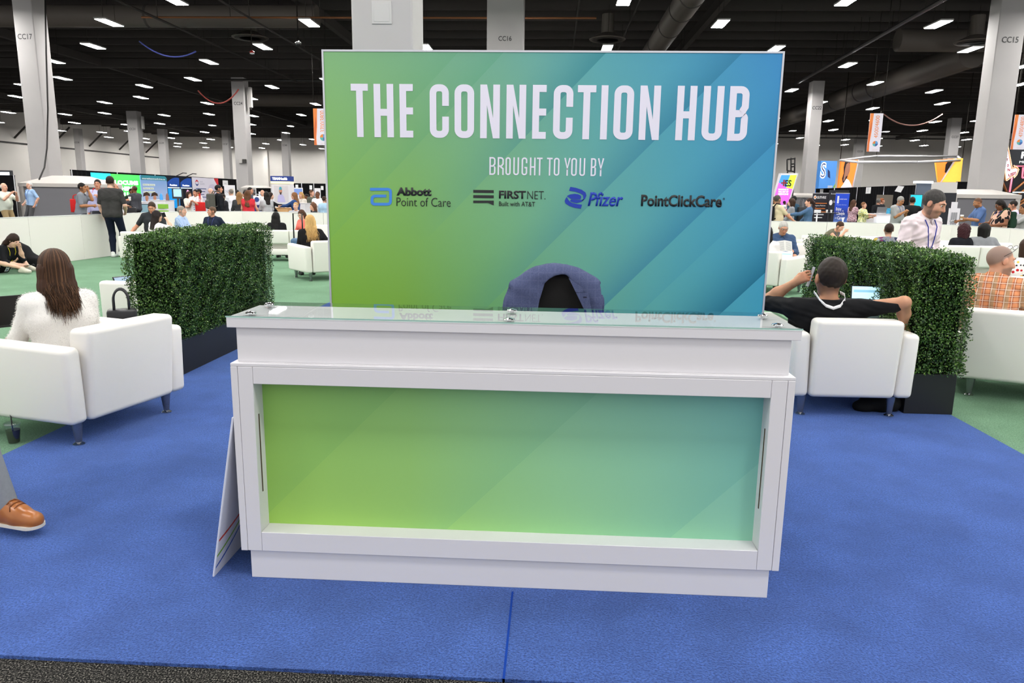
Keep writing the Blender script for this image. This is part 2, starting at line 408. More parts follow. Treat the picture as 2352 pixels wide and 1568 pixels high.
        for j, (o_, l_) in enumerate(((.033, .036), (.011, .042), (-.011, .039), (-.032, .031))):
            a_ = kn+up_*o_*q; c0 = .5+.12*j; b_ = a_+(d*math.cos(c0)+n_*math.sin(c0))*l_*q; c1 = 1.25+.12*j
            e_ = b_+(d*math.cos(c1)+n_*math.sin(c1))*l_*.8*q; D.rc(a_, fr*1.12, b_, fr, .004); D.rc(b_, fr, e_, fr*.85, .004)
        a_ = W0+d*.03*q+up_*.024*q; b_ = a_+(d*.7+up_*.55+n_*.45)*.042*q; e_ = b_+(d*.85+n_*.5)*.032*q
        D.rc(a_, fr*1.5, b_, fr*1.2, .01); D.rc(b_, fr*1.2, e_, fr, .004)
    # ---- body: one continuous surface
    B = Sdf(.02); torso(B, -.014)
    B.rc(neck-Rt@np.array([0, 0, .04])*q, (.058 if not fem else .05)*q, HR((0, -.012, -.055)), (.055 if not fem else .046)*q, .03)
    for i in (-1, 1): arm(B, i, 0., 0, 1); hand(B, i); leg(B, i, -.012); B.rc(foot[i], .035*q, foot[i]+np.array([0, .06*q, -.035*q]), .03*q)
    B.el(HR((0, -.014, .028)), np.array([.076, .096, .094])*qh, Rh, .02)
    B.el(HR((0, .028, -.035)), np.array([.061, .066, .084])*qh, Rh, .03)
    B.rc(HR((-.014, .066, -.093)), .024*qh, HR((.014, .066, -.093)), .024*qh, .025)
    for i in (-1, 1):
        B.el(HR((i*.038, .058, -.022)), np.array([.028, .026, .03])*qh, Rh, .02)
        B.rc(HR((i*.012, .088, .033)), .011*qh, HR((i*.045, .072, .033)), .010*qh, .014)
        B.el(HR((i*.079, -.008, .0)), np.array([.011, .022, .033])*qh, Rh, .006)
        if vox < .012: B.el(HR((i*.031, .104, .012)), np.array([.018, .016, .012])*qh, Rh, .012, sub=True)
        B.rc(HR((i*.012, .095, -.03)), .009*qh, HR((i*.006, .1, -.03)), .009*qh, .008)
    B.rc(HR((0, .09, .02)), .0095*qh, HR((0, .112, -.027)), .0125*qh, .012)
    B.rc(HR((-.018, .087, -.055)), .008*qh, HR((.018, .087, -.055)), .008*qh, .006); B.rc(HR((-.014, .086, -.068)), .0085*qh, HR((.014, .086, -.068)), .0085*qh, .006)
    V, F = B.mesh(vox)
    o = mesh_np('body', V, F, SKIN, E_)
    me = o.data; base = np.array(lin(skin)[:3]); C = np.tile(base, (len(V), 1))
    H = ((V-hc)@Rh)/qh
    def blend(w, c): 
        nonlocal C; w = np.clip(w, 0, 1)[:, None]; C = C*(1-w)+w*np.asarray(c)
    hd = np.linalg.norm(H, axis=1) < .17; hcol = np.array(lin(hair[1])[:3])
    blend(hd*(1-np.maximum(np.abs(H[:, 0])/.024, np.abs(H[:, 2]+.061)/.014))*3*(H[:, 1] > .07), base*np.array([.75, .5, .48]))
    blend(hd*.35*((np.abs(H[:, 0]) > .07) | (np.abs(H[:, 2]+.02) < .012)*(H[:, 1] > .1)), base*np.array([1., .72, .68]))
    if vox >= .012:
        for i in (-1, 1): blend(hd*(1-np.linalg.norm((H-np.array([i*.032, .085, .014]))/np.array([.02, .04, .013]), axis=1))*1.6, (.02, .014, .01))
        for i in (-1, 1): blend(hd*(1-np.linalg.norm((H-np.array([i*.032, .085, .036]))/np.array([.026, .04, .010]), axis=1))*1.6, hcol*.7)
    if beard:
        bc = np.array(lin(beard[0])[:3]); jaw = (H[:, 2] < -.02)*(H[:, 2] > -.135)*np.clip((H[:, 1]+.015)*45, 0, 1)*np.clip((-.028-H[:, 2]-.35*(.06-H[:, 1]).clip(0))*60, 0, 1)
        lipm = 1-np.clip(1.5-np.maximum(np.abs(H[:, 0])/.022, np.abs(H[:, 2]+.061)/.011), 0, 1)
        blend(hd*jaw*lipm*beard[1], bc)
    if hair[0] == 'short':
        blend(hd*np.clip((H[:, 2]+.085+.5*(H[:, 1]+.07))*30, 0, 1)*(H[:, 1] < .035)*.6*(H[:, 2] > -.10)*(np.abs(H[:, 0]) < .084), hcol)
    if hair[0] in ('buzz', 'fringe'):
        up_ = np.clip((H[:, 2]-.055+.9*(-H[:, 1]+.05)).clip(-1, 1)*40, 0, 1)*(H[:, 1] < .075)*(H[:, 2] > -.06)
        if hair[0] == 'fringe': up_ = up_*(H[:, 2] < .055)
        blend(hd*up_*.75*(np.abs(H[:, 0]) < .085), hcol)
    a = me.color_attributes.new('Col', 'FLOAT_COLOR', 'POINT'); a.data.foreach_set('color', np.concatenate([C, np.ones((len(C), 1))], 1).astype(np.float32).ravel())
    # ---- clothing
    tm = topm or cloth('fabric_'+top, top)
    fs = max(vox*1.0, .006)
    D = Sdf(.02); torso(D, .012)
    tl = {'none': .0, 'cap': .22, 'short': .40, 'mid': .62, 'long': .985}[sleeve]
    if tl:
        for i in (-1, 1): arm(D, i, .014 if sleeve != 'long' else .012, 0, tl, .03)
    D.rc(neck-Rt@np.array([0, .0, .03])*q, .062*q, neck+Rt@np.array([0, .002, .012])*q, (.062 if collar else .058)*q, .02)
    D.cut(neck+Rt@np.array([0, 0, .028 if collar else .006])*q, Rt@np.array([0, .55 if collar else .35, 1.]))
    if dress:
        for i in (-1, 1): D.rc(Hc+np.array([i*.06, 0, 0]), .12*q, (hipj[i]+knee[i])/2*.35+knee[i]*.65, .105*q, .06)
    else: D.cut(T((0, 0, -hem)), Rt@np.array([0, 0, -1.]))
    if fold:
        ph = RNG.uniform(0, 6, 6); 
        D.disp = lambda X, Y, Z: fold*(np.sin(38*X+22*Z+9*np.sin(14*Z+ph[0])+ph[1])*np.sin(31*Y-26*Z+ph[2])+.6*np.sin(61*Z+30*X*np.sign(X)+ph[3]+4*np.sin(20*Y)))
    V, F = D.mesh(fs if vox > .012 else max(vox, .007)); shirt = mesh_np('dress' if dress else (toptag or 'shirt'), V, F, tm, E_)
    pm = cloth('fabric_'+pants, pants)
    D = Sdf(.03)
    if not dress:
        for i in (-1, 1): D.rc(T((i*.082, -.01, -.01)), .112*q, Hc+np.array([i*.06*q, 0, -.06*q]), .105*q, .04); leg(D, i, .012)
        D.cut(T((0, 0, .06)), Rt@np.array([0, 0, 1.]))
        V, F = D.mesh(max(fs, .01)); mesh_np('trousers', V, F, pm, E_)
    for i in (-1, 1):
        f = foot[i]; fd = np.array([0, 1., 0]); D = Sdf(.02)
        bz = f[2]-.085*q
        D.rc(f+np.array([0, -.045*q, -.05*q]), .041*q, f+np.array([0, .08*q, -.052*q]), .045*q); D.rc(f+np.array([0, .08*q, -.052*q]), .045*q, f+np.array([0, .15*q, -.058*q]), .039*q); D.rc(f+np.array([0, -.02*q, 0]), .045*q, f+np.array([0, .07*q, -.035*q]), .042*q)
        D.cut((0, 0, bz), (0, 0, -1)); V, F = D.mesh(max(fs, .009)); mesh_np('shoe', V, F, shoes or SHOE, E_)
    # ---- hair
    st, hcx = hair; hm = hairmat(hcx)
    if st not in ('bald', 'buzz'):
        D = Sdf(.02); g = np.array([.082, .1005, .098])*qh
        if st == 'fringe':
            D.el(HR((0, -.018, .01)), np.array([.084, .102, .085])*qh, Rh); D.cut(HR((0, 0, .055)), Rh@np.array([0, .25, 1.])); D.cut(HR((0, .02, 0)), Rh@np.array([0, 1., 0])); D.cut(HR((0, -.05, -.055)), Rh@np.array([0, .4, -1.]))
        else:
            vol = {'short': .99, 'cap': 1.02, 'bob': 1.12, 'long': 1.07, 'pony': 1.02, 'bun': 1.0, 'curly': 1.2}[st]
            D.el(HR((0, -.02, .036)), g*vol, Rh)
            if st in ('short', 'cap', 'pony', 'bun'): D.cut(HR((0, -.06, -.068)), Rh@np.array([0, .75, -1.]))
            if st in ('bob', 'curly'):
                for i in (-1, 1): D.rc(HR((i*.05, -.03, .03)), .06*q*vol, HR((i*.062, -.03, -.10)), .045*q*vol, .03)
                D.rc(HR((0, -.07, .0)), .07*q, HR((0, -.065, -.11)), .06*q, .03)
            if st in ('long', 'pony'):
                back = neck+Rt@np.array([0, -.105, -hairlen+.10])*q
                if st == 'pony': D.rc(HR((0, -.11, .03)), .03*q, HR((0, -.145, -.02)), .036*q, .03); D.rc(HR((0, -.145, -.02)), .036*q, back+Rt@np.array([0, -.03, 0]), .03*q, .03)
                else:
                    for i in (-1, 0, 1):
                        D.rc(HR((i*.05, -.05, .0)), .058*q, HR((i*.062, -.065, -.11)), .048*q, .03); D.rc(HR((i*.062, -.065, -.11)), .048*q, back+Rt@np.array([i*.055, 0, RNG.uniform(-.02, .02)])*qh, .03*q, .03)
            if st == 'bun': D.el(HR((0, -.12, .07)), np.array([.04, .04, .04])*qh)
            fx = .082 if st != 'cap' else .06
            D.el(HR((0, .115, -.045)), np.array([.071 if st in ('short', 'cap') else .064, fx+.012, .115])*qh, Rh, .012, sub=True)
            if st == 'cap': D.el(HR((0, .11, .055)), np.array([.07, .07, .012])*qh, Rh)
            fr = 90 if vox > .012 else 150; am = .0022 if vox > .012 else .0026
            if st in ('short', 'cap'): am *= .5
            cx_, cy_ = hc[0], hc[1]
            if st in ('short', 'cap', 'bun', 'curly'): D.disp = lambda X, Y, Z: (.0012 if st != 'curly' else .006)*(np.sin(130*X+70*Y+3*np.sin(60*Z))*np.sin(110*Z-60*X)+np.sin(95*Y+80*Z)*np.sin(120*X-40*Z))
            else: D.disp = lambda X, Y, Z: am*np.sin(fr*.25*np.arctan2(X-cx_, -(Y-cy_)+.02)+7*Z+2*np.sin(22*Z))+0*Z
        V, F = D.mesh(max(vox*.9, .006)); mesh_np('cap' if st == 'cap' else 'hair', V, F, hm, E_)
    if vox < .012:
        mb = MB()
        for i in (-1, 1):
            for mi, (rad, yo) in enumerate(((.0112, .0778), (.0070, .0846))):
                t = bmesh.new(); bmesh.ops.create_uvsphere(t, u_segments=12, v_segments=8, radius=rad*s)
                for f in t.faces: f.smooth = True
                mb._join(t, Matrix.Translation(Vector(HR((i*.031, yo, .012)))), mi)
        mb.build('eyes', [EYEW, EYED], E_, local=True)
        if brow != 0:
            mb = MB()
            for i in (-1, 1): mb.tube([HR((i*.013, .099, .032)), HR((i*.032, .0925, .039)), HR((i*.050, .076, .033))], [.003*s, .0042*s, .002*s], 6)
            mb.build('eyebrows', hairmat(brow or hcx), E_, local=True)
    if glasses:
        mb = MB()
        for i in (-1, 1):
            mb.tube([HR(p) for p in [(i*.032+.022*math.cos(a), .102, .008+.016*math.sin(a)) for a in np.linspace(0, 2*math.pi, 13)]], .0022*s, 5)
            mb.tube([HR((i*.053, .1, .012)), HR((i*.08, .04, .015)), HR((i*.082, -.01, .01))], .002*s, 5)
        mb.tube([HR((-.01, .104, .01)), HR((.01, .104, .01))], .0022*s, 5); mb.build('glasses', mat('glasses_frame', '20201f', .3), E_, local=True)
    if collar:
        mb = MB()
        for i in (-1, 1):
            c = [neck+Rt@(np.array(p)*q) for p in ((0, -.062, .035), (i*.05, -.045, .035), (i*.066, .0, .02), (i*.052, .05, .0), (i*.012, .078, -.025), (i*.045, .088, -.07), (i*.075, .06, -.035), (i*.078, .0, -.02), (i*.055, -.06, -.005), (0, -.075, -.01))]
            for a_, b_, c_, d_ in ((0, 1, 8, 9), (1, 2, 7, 8), (2, 3, 6, 7), (3, 4, 5, 6)): mb.poly([c[a_], c[b_], c[c_], c[d_]] if i > 0 else [c[d_], c[c_], c[b_], c[a_]])
        co = mb.build('collar', collar if not isinstance(collar, str) else cloth('fabric_'+collar, collar), E_, local=True)
        so = co.modifiers.new('thick', 'SOLIDIFY'); so.thickness = .006; so.offset = 0
    if lany:
        mb = MB(); lc = lany if isinstance(lany, str) else '23308a'; hang = T((0, .145+belly, spine-ldrop))
        for i in (-1, 1): mb.tube([T((i*.02, -.075, spine-.0)), T((i*.075, -.03, spine+.005)), T((i*.078, .062, spine-.02)), T((i*.072, .110, spine-.072)), T((i*.058, .135, spine-.15)), T((i*.03, .148+belly*.7, spine-.26)), hang], .0048*s, 6)
        mb.build('lanyard', cloth('lanyard_'+lc, lc, b=0), E_, local=True)
        mb = MB(); n_ = Rt@np.array([0, 1., 0]); c = hang+n_*.012
        mb.box(-.045*s, .045*s, -.003, .003, -.14*s, 0, .003, M=Matrix.Translation(Vector(c))@Matrix(Rt.tolist()).to_4x4())
        bd = mb.build('badge', mat('badge_card', 'eef0f2', .35), E_, local=True)
        mb = MB(); mb.box(-.03*s, .035*s, .003, .0045, -.05*s, -.03*s, M=Matrix.Translation(Vector(c))@Matrix(Rt.tolist()).to_4x4()); mb.box(-.02*s, .02*s, .003, .0045, -.12*s, -.085*s, M=Matrix.Translation(Vector(c))@Matrix(Rt.tolist()).to_4x4())
        mb.build('print', mat('badge_print', '46558f', .4), bd, local=True)
    Mw = Matrix.LocRotScale(Vector(root), Matrix.Rotation(fa, 3, 'Z'), None)
    K = dict(root=E_, M=Mw, s=s, Rz=Rz, rootp=root, Rt=Rt, Rh=Rh, shirt=shirt)
    w = lambda p: Rz@np.asarray(p)+root
    K['foot'] = foot
    K.update(hL=w(hnd[-1]), hR=w(hnd[1]), wL=w(wri[-1]), wR=w(wri[1]), neck=w(neck), head=w(hc), chest=w(T((0, .12, spine-.2))), back=w(T((0, -.13, spine-.22))), T=lambda p: w(T(p)), HR=lambda p: w(HR(p)), fwd=Rz@np.array([0, 1., 0]), hip=w(Hc), elbL=w(elb[-1]), elbR=w(elb[1]), kneeL=w(knee[-1]), kneeR=w(knee[1]))
    return K
def hairmat(c):
    nm = 'hair_'+c
    if nm in MATS: return MATS[nm]
    m = mat(nm, c, .55, spec=.22); l = lin(c)
    mp = N(m, 'ShaderNodeMapping'); mp.inputs['Scale'].default_value = (1, 1, .08); m.node_tree.links.new(coords(m), mp.inputs[0])
    setc(m, mixc(m, noise(m, 90, 3, mp.outputs[0]), tuple(v*.55 for v in l[:3])+(1,), tuple(min(1, v*1.5) for v in l[:3])+(1,))); return m
# ------------------------------------------------------------------ floor and carpets
def carpet(name, lo, mid, hi, sc=120, big=3.4, b=.8, sheen=(.9, '8fb0ff')):
    m = mat(name, mid, .95, spec=.05); co = coords(m)
    f = noise(m, sc, 4, co, .75); g = noise(m, big, 3, co, .6); h = noise(m, sc*.33, 2, co)
    a = mixc(m, ramp(m, [(.40, 0.), (.60, 1.)], f), lo, hi)
    a = mixc(m, ramp(m, [(.30, 0.), (.70, .4)], h), a, mid)
    a = mixc(m, math_(m, 'MULTIPLY', ramp(m, [(.38, 0.), (.62, 1.)], g), .42), a, lin(lo))
    setc(m, a); bump(m, f, b, .012)
    p = m.node_tree.nodes['Principled BSDF']; p.inputs['Sheen Weight'].default_value = sheen[0]; p.inputs['Sheen Roughness'].default_value = .45; p.inputs['Sheen Tint'].default_value = lin(sheen[1]); return m
BLUE = carpet('blue_pile', '05123c', '1a3676', '4f74c6'); GREEN = carpet('green_pile', '4a7050', '648e6c', '84a98b', 110, 1.3, .8, (.35, 'c8ecd0'))
GREY = mat('grey_fleck_pile', '3a3a38', .95, spec=.05)
setc(GREY, ramp(GREY, [(.38, '0b0b0b'), (.52, '2a2928'), (.60, '6d6a64'), (.72, 'a5a196')], noise(GREY, 170, 3, rough=.7))); bump(GREY, noise(GREY, 170, 3), .6, .012)
def slab(name, x0, x1, y0, y1, z0, z1, m, nx=1, label=None, cat=None):
    o = MB().box(x0, x1, y0, y1, z0, z1).build(name, m)
    if label: tag(o, label, cat)
    else: struct(o)
    return o
slab('floor', -76, 70, -8, 140, -.3, -.012, GREY)
BX0, BX1, BY0, BY1 = -3.03, 3.11, -.555, 7.7
b = slab('blue_carpet', BX0, BX1, BY0, BY1, -.02, 0, BLUE, label='bright blue carpet under the white reception desk', cat='carpet')
mb = MB()
for x0, x1, y0, y1 in ((-11.2, BX0, BY0, 20.2), (BX1, 11.2, BY0, 20.2), (BX0, BX1, BY1, 20.2)): mb.box(x0+.002, x1-.002, y0+.002, y1, -.02, -.001)
tag(mb.build('green_carpet', GREEN), 'green carpet of the lounge inside the low white wall', 'carpet')
seam = MB().box(.028, .036, BY0, -.02, -.012, .0015).build('trim_1', mat('blue_seam', '1c3f94', .95, spec=.05)); struct(seam)

# ------------------------------------------------------------------ shell
WALL = mat('painted_wall', 'dcd8d2', .8, spec=.2); setc(WALL, mixc(WALL, noise(WALL, .35, 3), 'd8d4ce', 'e2ded8'))
BLACK = mat('ceiling_black', '55514e', .8, spec=.2); BLACK2 = mat('duct_black', '6a635c', .55, spec=.35); DARKL = mat('line_dark', '3c3a38', .7)
CH = 12.2
slab('ceiling', -76, 70, -6, 140, CH, CH+.2, BLACK)
slab('wall_left', -71.4, -71, -6, 140, 0, CH, WALL); slab('wall_right', 66, 66.4, -6, 140, 0, CH, WALL)
slab('wall_back', -71, 12, 134, 134.4, 0, CH, WALL); slab('wall_back_right', 12, 66, 118, 118.4, 0, CH, WALL); slab('wall_return', 12, 12.4, 118.4, 134.4, 0, CH, WALL)
slab('trim_2', -70.99, -70.9, 20, 134, 7.55, 7.75, DARKL)
for k in range(9):                                              # braces along the left wall
    y = 62+k*8.; mb = MB(); mb.tube([(-70.9, y, 8.3), (-68.5, y, 10.4)], .12, 6); struct(mb.build('trim_3', DARKL))
mb = MB()
for x in (-53, -41, -27, -12, -8): mb.box(x, x+.9, 133.2, 134, 0, 9.3)
struct(mb.build('trim_4', WALL))
dr = MB().box(-17, -9.5, 133.6, 133.95, 0, 5.2).build('door_1', mat('rolling_door', '8a8680', .6)); struct(dr)
mb = MB().box(-17.5, -9, 133.0, 133.9, 5.2, 6.4, .2); struct(mb.build('trim_5', WALL))
# joists, girders
for k, y in enumerate(np.arange(6, 134, 2.45)):
    o = MB().box(-71, 66, y-.09, y+.09, CH-.62, CH-.02).build('ceiling_joist', BLACK); struct(o)
for x in (-58, -35, -13, 8.4, 30, 53):
    o = MB().box(x-.16, x+.16, -6, 134, CH-1.15, CH-.62).build('ceiling_girder', BLACK); struct(o)
for y in (31.5, 55.6, 79.6, 104): struct(MB().box(-71, 66, y-.2, y+.2, CH-1.25, CH-.62).build('ceiling_girder', BLACK))
# ducts, pipes, diffusers
PIPE = mat('pipe_grey', '5a5856', .35, .7); PIPER = mat('pipe_rust', '8a5a38', .5, .3); PIPED = mat('pipe_dark', '38342f', .5, .4)
def duct(pts, r, label, bands=()):
    t = thing('air_duct', label, 'duct', pts[0]); mb = MB().tube(pts, r, 20); mb.build('pipe_run', BLACK2, t, 40)
    for q in (.15, .5, .85): c = Vector(pts[0]).lerp(Vector(pts[-1]), q); MB().tube([c+Vector((0, 0, r)), (c.x, c.y, CH-.02)], .02, 5).build('hanger', PIPED, t)
    p0, p1 = Vector(pts[0]), Vector(pts[-1])
    for q in bands:
        c = p0.lerp(p1, q); d = (p1-p0).normalized()*.06; MB().tube([c-d, c+d], r*1.035, 20).build('band', BLACK, t, 40)
    return t
duct([(6.0, 16, 10.3), (6.0, 60, 10.3)], .6, 'fat dark round duct running away above the right end of the backdrop', [.3, .36, .42, .5, .6])
duct([(19, 41.6, 10.35), (40, 41.6, 10.35)], .6, 'dark round duct running sideways between the two lights right of the backdrop', [.2, .5, .8])
duct([(24.4, 44, 10.1), (24.4, 96, 10.1)], .8, 'long dark round duct running away between pillars CC22 and CC27', [.25, .3, .4, .5])
duct([(-34, 36.6, 10.4), (-12, 36.6, 10.4)], .55, 'dark round duct crossing above the left lights', [.3, .6])
duct([(-30, 70, 10.4), (20, 70, 10.4)], .6, 'far dark round duct crossing the hall above the rear lights', [.3, .6])
def pipe(pts, r, label, m, grp=None):
    t = thing('ceiling_pipe', label, 'pipe', pts[0], 0, grp); MB().tube(pts, r, 8).build('pipe_run', m, t, 40)
    p0, p1 = Vector(pts[0]), Vector(pts[-1]); n = max(3, int((p1-p0).length/4))
    for k in range(1, n): c = p0.lerp(p1, k/n); MB().tube([c, c+Vector((0, 0, CH-.7-c.z))], .018, 5).build('hanger', PIPED, t)
    return t
pipe([(15.2, 12, 9.9), (17.6, 54, 9.9)], .10, 'thick grey pipe running from the front to the top of pillar CC22', PIPE)
pipe([(15.7, 12, 10.15), (18.0, 54, 10.15)], .045, 'thin grey pipe running beside the thick pipe to pillar CC22', PIPE)
pipe([(-26, 55.0, 10.0), (-1, 55.0, 10.0)], .09, 'grey pipe crossing sideways over the top of pillar CC24', PIPE)
pipe([(-20, 34.4, 9.85), (2, 34.4, 9.85)], .05, 'thin rusty pipe crossing sideways behind the tall front pillar', PIPER)
pipe([(-19, 22, 9.7), (-19, 54, 9.7)], .06, 'dark pipe running away above the left lights', PIPED)
pipe([(-14.5, 22, 9.75), (-14.5, 54, 9.75)], .05, 'pair of dark pipes running away left of the backdrop', PIPED)
pipe([(1.2, 14, 10.7), (1.2, 60, 10.7)], .045, 'thin dark conduit running away right of pillar CC16', PIPED)
pipe([(4.0, 14, 10.6), (4.0, 60, 10.6)], .05, 'dark conduit running away beside the fat duct', PIPED)
pipe([(-50, 84, 9.12), (40, 84, 9.12)], .07, 'far grey pipe crossing above the rear lights', PIPE)
pipe([(12, 100, 9.8), (60, 100, 9.8)], .08, 'grey pipe crossing high on the right end wall', PIPE)
def diffuser(px, py, z, label):
    p = atZ(px, py, z); t = thing('ceiling_diffuser', label, 'air vent', p)
    MB().lathe([(.95, .0), (.98, .04), (.35, .35), (.32, 1.3)], p, 28).build('cone', BLACK2, t, 40)
    for r in (.8, .58, .36): MB().lathe([(r, -.02), (r+.07, .02), (r-.06, .03)], p, 28).build('ring', BLACK, t, 40)
diffuser(575, 88, 9.9, 'round dark ceiling diffuser above pillar CC24'); diffuser(1395, 92, 9.9, 'round dark ceiling diffuser above the middle of the backdrop'); diffuser(2240, 98, 9.6, 'round dark ceiling diffuser left of the CC15 lettering')
for px, py, lb in ((685, 96, 'small silver dome camera hanging left of the backdrop'),):
    p = atZ(px, py, 9.0); t = thing('dome_camera', lb, 'camera', p); CHR = mat('chrome', 'd8d8d8', .12, 1.)
    MB().lathe([(.05, -.17), (.13, -.12), (.16, 0), (.12, .12), (.05, .2), (.03, .3), (.03, CH-9.7)], p, 16).build('housing', CHR, t, 60); MB().lathe([(.02, -.24), (.09, -.2), (.12, -.12), (.1, -.1)], p, 16).build('dome', mat('dome_black', '101010', .1), t, 60)
p = atZ(579, 122, 8.9); t = thing('ceiling_siren', 'small red and white alarm on a rod left of the backdrop', 'alarm', p)
MB().lathe([(.02, .1), (.02, CH-9.6)], p, 8).build('rod', PIPED, t); MB().lathe([(.1, 0), (.14, .05), (.05, .14)], p, 14).build('base', mat('alarm_red', 'b02a20', .4), t, 50); MB().lathe([(.03, -.07), (.12, -.04), (.12, 0)], p, 14).build('lens', mat('lens_white', 'f0f0f0', .3), t, 50)
def cable(a, b, sag, r, m, label):
    a, b = Vector(a), Vector(b); pts = [a.lerp(b, q)-Vector((0, 0, sag*4*q*(1-q))) for q in np.linspace(0, 1, 14)]
    tag(MB().tube(pts, r, 6).build('hanging_cable', m, smooth=True), label, 'cable')
cable(atY(455, 208, 50), atY(548, 205, 50), .9, .05, mat('cable_red', 'b4524a', .6), 'sagging red cable left of pillar CC24')
cable(atY(2030, 262, 62), atY(2165, 262, 62), .9, .05, mat('cable_pink', 'b88a80', .6), 'sagging pinkish cable left of pillar CC27')
cable(atY(320, 95, 38), atY(450, 118, 38), .5, .04, mat('cable_blue', '5560b8', .6), 'sagging blue cable by the lights at upper left')

# ------------------------------------------------------------------ high-bay lights on their grid
DIFF = mat('lamp_diffuser', 'fffdfa', .5, emit=LAMP); HOUS = mat('lamp_housing', 'b9b6b2', .5)
LX = [-66.5, -62., -57., -51.8, -46.6, -41.0, -35.5, -31.4, -25.8, -21.4, -16.1, -11.6, -7.0, -2.0, 2.9, 7.7, 11.9, 17.5, 22.0, 27.7, 31.7, 38.2, 41.5, 47., 52.5, 58., 63.]
EVEN = [44.5, 55., 65.5, 76., 87.5, 99., 110., 120., 130.]; ODD = [39.7, 51.4, 61.8, 74.6, 85.5, 97., 108., 118.5, 128.5]
def fixture():
    t = thing('ceiling_light', '', 'ceiling light', (0, 0, 9.5))
    MB().box(-.29, .29, -.80, .80, .012, .09, .02).build('housing', HOUS, t, local=True)
    MB().box(-.26, .26, -.76, .76, 0, .011).build('diffuser', DIFF, t, local=True)
    for y_ in (-.5, .5): MB().tube([(0, y_, .09), (0, y_, CH-9.5-.6)], .012, 4).build('hanger', PIPED, t, local=True)
    return t
FIX0 = fixture(); first = True; GL = 'high-bay lights on the black ceiling'
def where(p):
    q = np.asarray(p)-CAMP; d = q@CF
    return None if d < .5 else (1176+FPX*(q@CR)/d, 784-FPX*(q@CU)/d)
OCC = [(806, 976, 0, 115), (1117, 1204, 0, 117), (737, 1800, 113, 720), (22, 130, 0, 500), (2244, 2352, 0, 450)]
for i, x in enumerate(LX):
    for k, y in enumerate(([-8., 2, 12.5, 23., 34.] + EVEN) if i % 2 else ([-3., 8, 18.5, 29.9] + ODD)):
        u, v = where((x, y, 9.5)) or (-1, -1); inn = -20 < u < 2372 and -20 < v < 420
        if y > 60 and inn and any(a+22 < u < c-22 and b_+8 < v < d-6 for a, c, b_, d in OCC): continue
        if y < -4: continue
        if not inn and (y > 45 or abs(x) > 36): continue
        if y > 116 and x > 11: continue
        row = 'nearest' if y < 36 else 'middle' if y < 70 else 'far'
        lb = f'white glowing oblong {row}-row ceiling light near the {"left" if u < 760 else "right" if u > 1500 else "backdrop"} of the hall'
        if first: FIX0.location = (x, y, 9.5); FIX0['label'] = lb; FIX0['group'] = GL; first = False
        else: dup(FIX0, (x, y, 9.5), 0, lb, GL)

# ------------------------------------------------------------------ pillars
COLM = mat('pillar_paint', 'c2beb9', .7, spec=.25); setc(COLM, mixc(COLM, noise(COLM, .8, 3), 'aeabaa', 'bab7b5')); LET = mat('letter_dark', '3a3a3a', .6)
def pillar(txt, cx, y0, w, dpt, ztop=CH, ls=1.0):
    o = MB().box(cx-w/2, cx+w/2, y0, y0+dpt, 0, ztop, .03).build('pillar', COLM); struct(o); o['label'] = f'white square pillar {"lettered "+txt if txt else "behind the left part of the backdrop"}'
    if txt: text('lettering', txt, (cx-.34*ls, y0, 8.25), (1, 0, 0), (0, 0, 1), .68*ls, .24*ls, LET, o, .012, depth=0, eps=.01)
    return o
def xs(pa, pb, y, py): return atY(pa, py, y)[0], atY(pb, py, y)[0]
for txt, pa, pb, y0, d, zt, py in (('CC17', 48, 92, 31.5, 1.0, CH, 200), ('CC24', 533, 561, 55.6, 1.0, 10.3, 236), ('CC15', 2275, 2336, 31.5, .85, CH, 200), ('CC22', 1863, 1890, 55.6, .95, 10.3, 247),
                              ('CC31', 292, 316, 79.5, 1.0, 10.3, 294), ('CC27', 2182, 2205, 79.5, .95, 10.3, 315), ('CC38', 170, 183, 102.6, .9, 10.3, 327), ('CC33', 1965, 1986, 104, .9, 10.3, 348), ('CC16', 1118, 1202, 31.5, 1.3, CH, 90),
                              ('CC37', 510, 525, 103, .9, 10.3, 331), ('CC40', 647, 663, 104, .9, 10.3, 354), ('CC39', 364, 381, 102, .9, 10.3, 350)):
    a, b_ = xs(pa, pb, y0, py); pillar(txt, (a+b_)/2, y0, b_-a, d, zt, .85 if txt == 'CC16' else 1.0)
a, b_ = xs(807, 948, 8., 60); o = pillar('', (a+b_)/2, 8., b_-a, .86)
z0 = atY(860, 50, 8.)[2]; z1 = atY(860, 8, 8.)[2]; x0, x1 = atY(859, 30, 8.)[0], atY(895, 30, 8.)[0]
MB().box(x0-.03, x1+.03, 7.985, 8., z0-.03, z1+.03, .004).box(x0, x1, 7.98, 8., z0, z1, .004).build('access_panel', mat('hatch_grey', 'bdbbb9', .6), o)
t = thing('wall_cable', 'thin black cable running down the side of pillar CC17', 'cable', (0, 0, 0))
pc = [atY(104, 0, 31.4), atY(106, 120, 31.4), atY(110, 250, 31.4), atY(108, 340, 31.4), atY(102, 385, 31.2), atY(90, 412, 30.4)]
MB().tube(pc, .035, 6).build('cable_run', mat('cord_black', '2a2826', .6), t, True)
for px0, px1, py0, py1, y, cn in ((572, 580, 202, 246, 55.9, 'CC24'), (326, 331, 268, 296, 79.9, 'CC31')):
    p = atY((px0+px1)/2, (py0+py1)/2, y); h = (py1-py0)*(y+2.7)/FPX/2
    t = thing('column_speaker', f'slim grey speaker column on the side of pillar {cn}', 'speaker', p); MB().box(p[0]-.12, p[0]+.12, y-.2, y+.1, p[2]-h, p[2]+h, .04).build('case', HOUS, t); MB().box(p[0]-.05, p[0]+.05, y-.1, y, p[2]-h-.12, p[2]-h).build('bracket', DARKL, t)
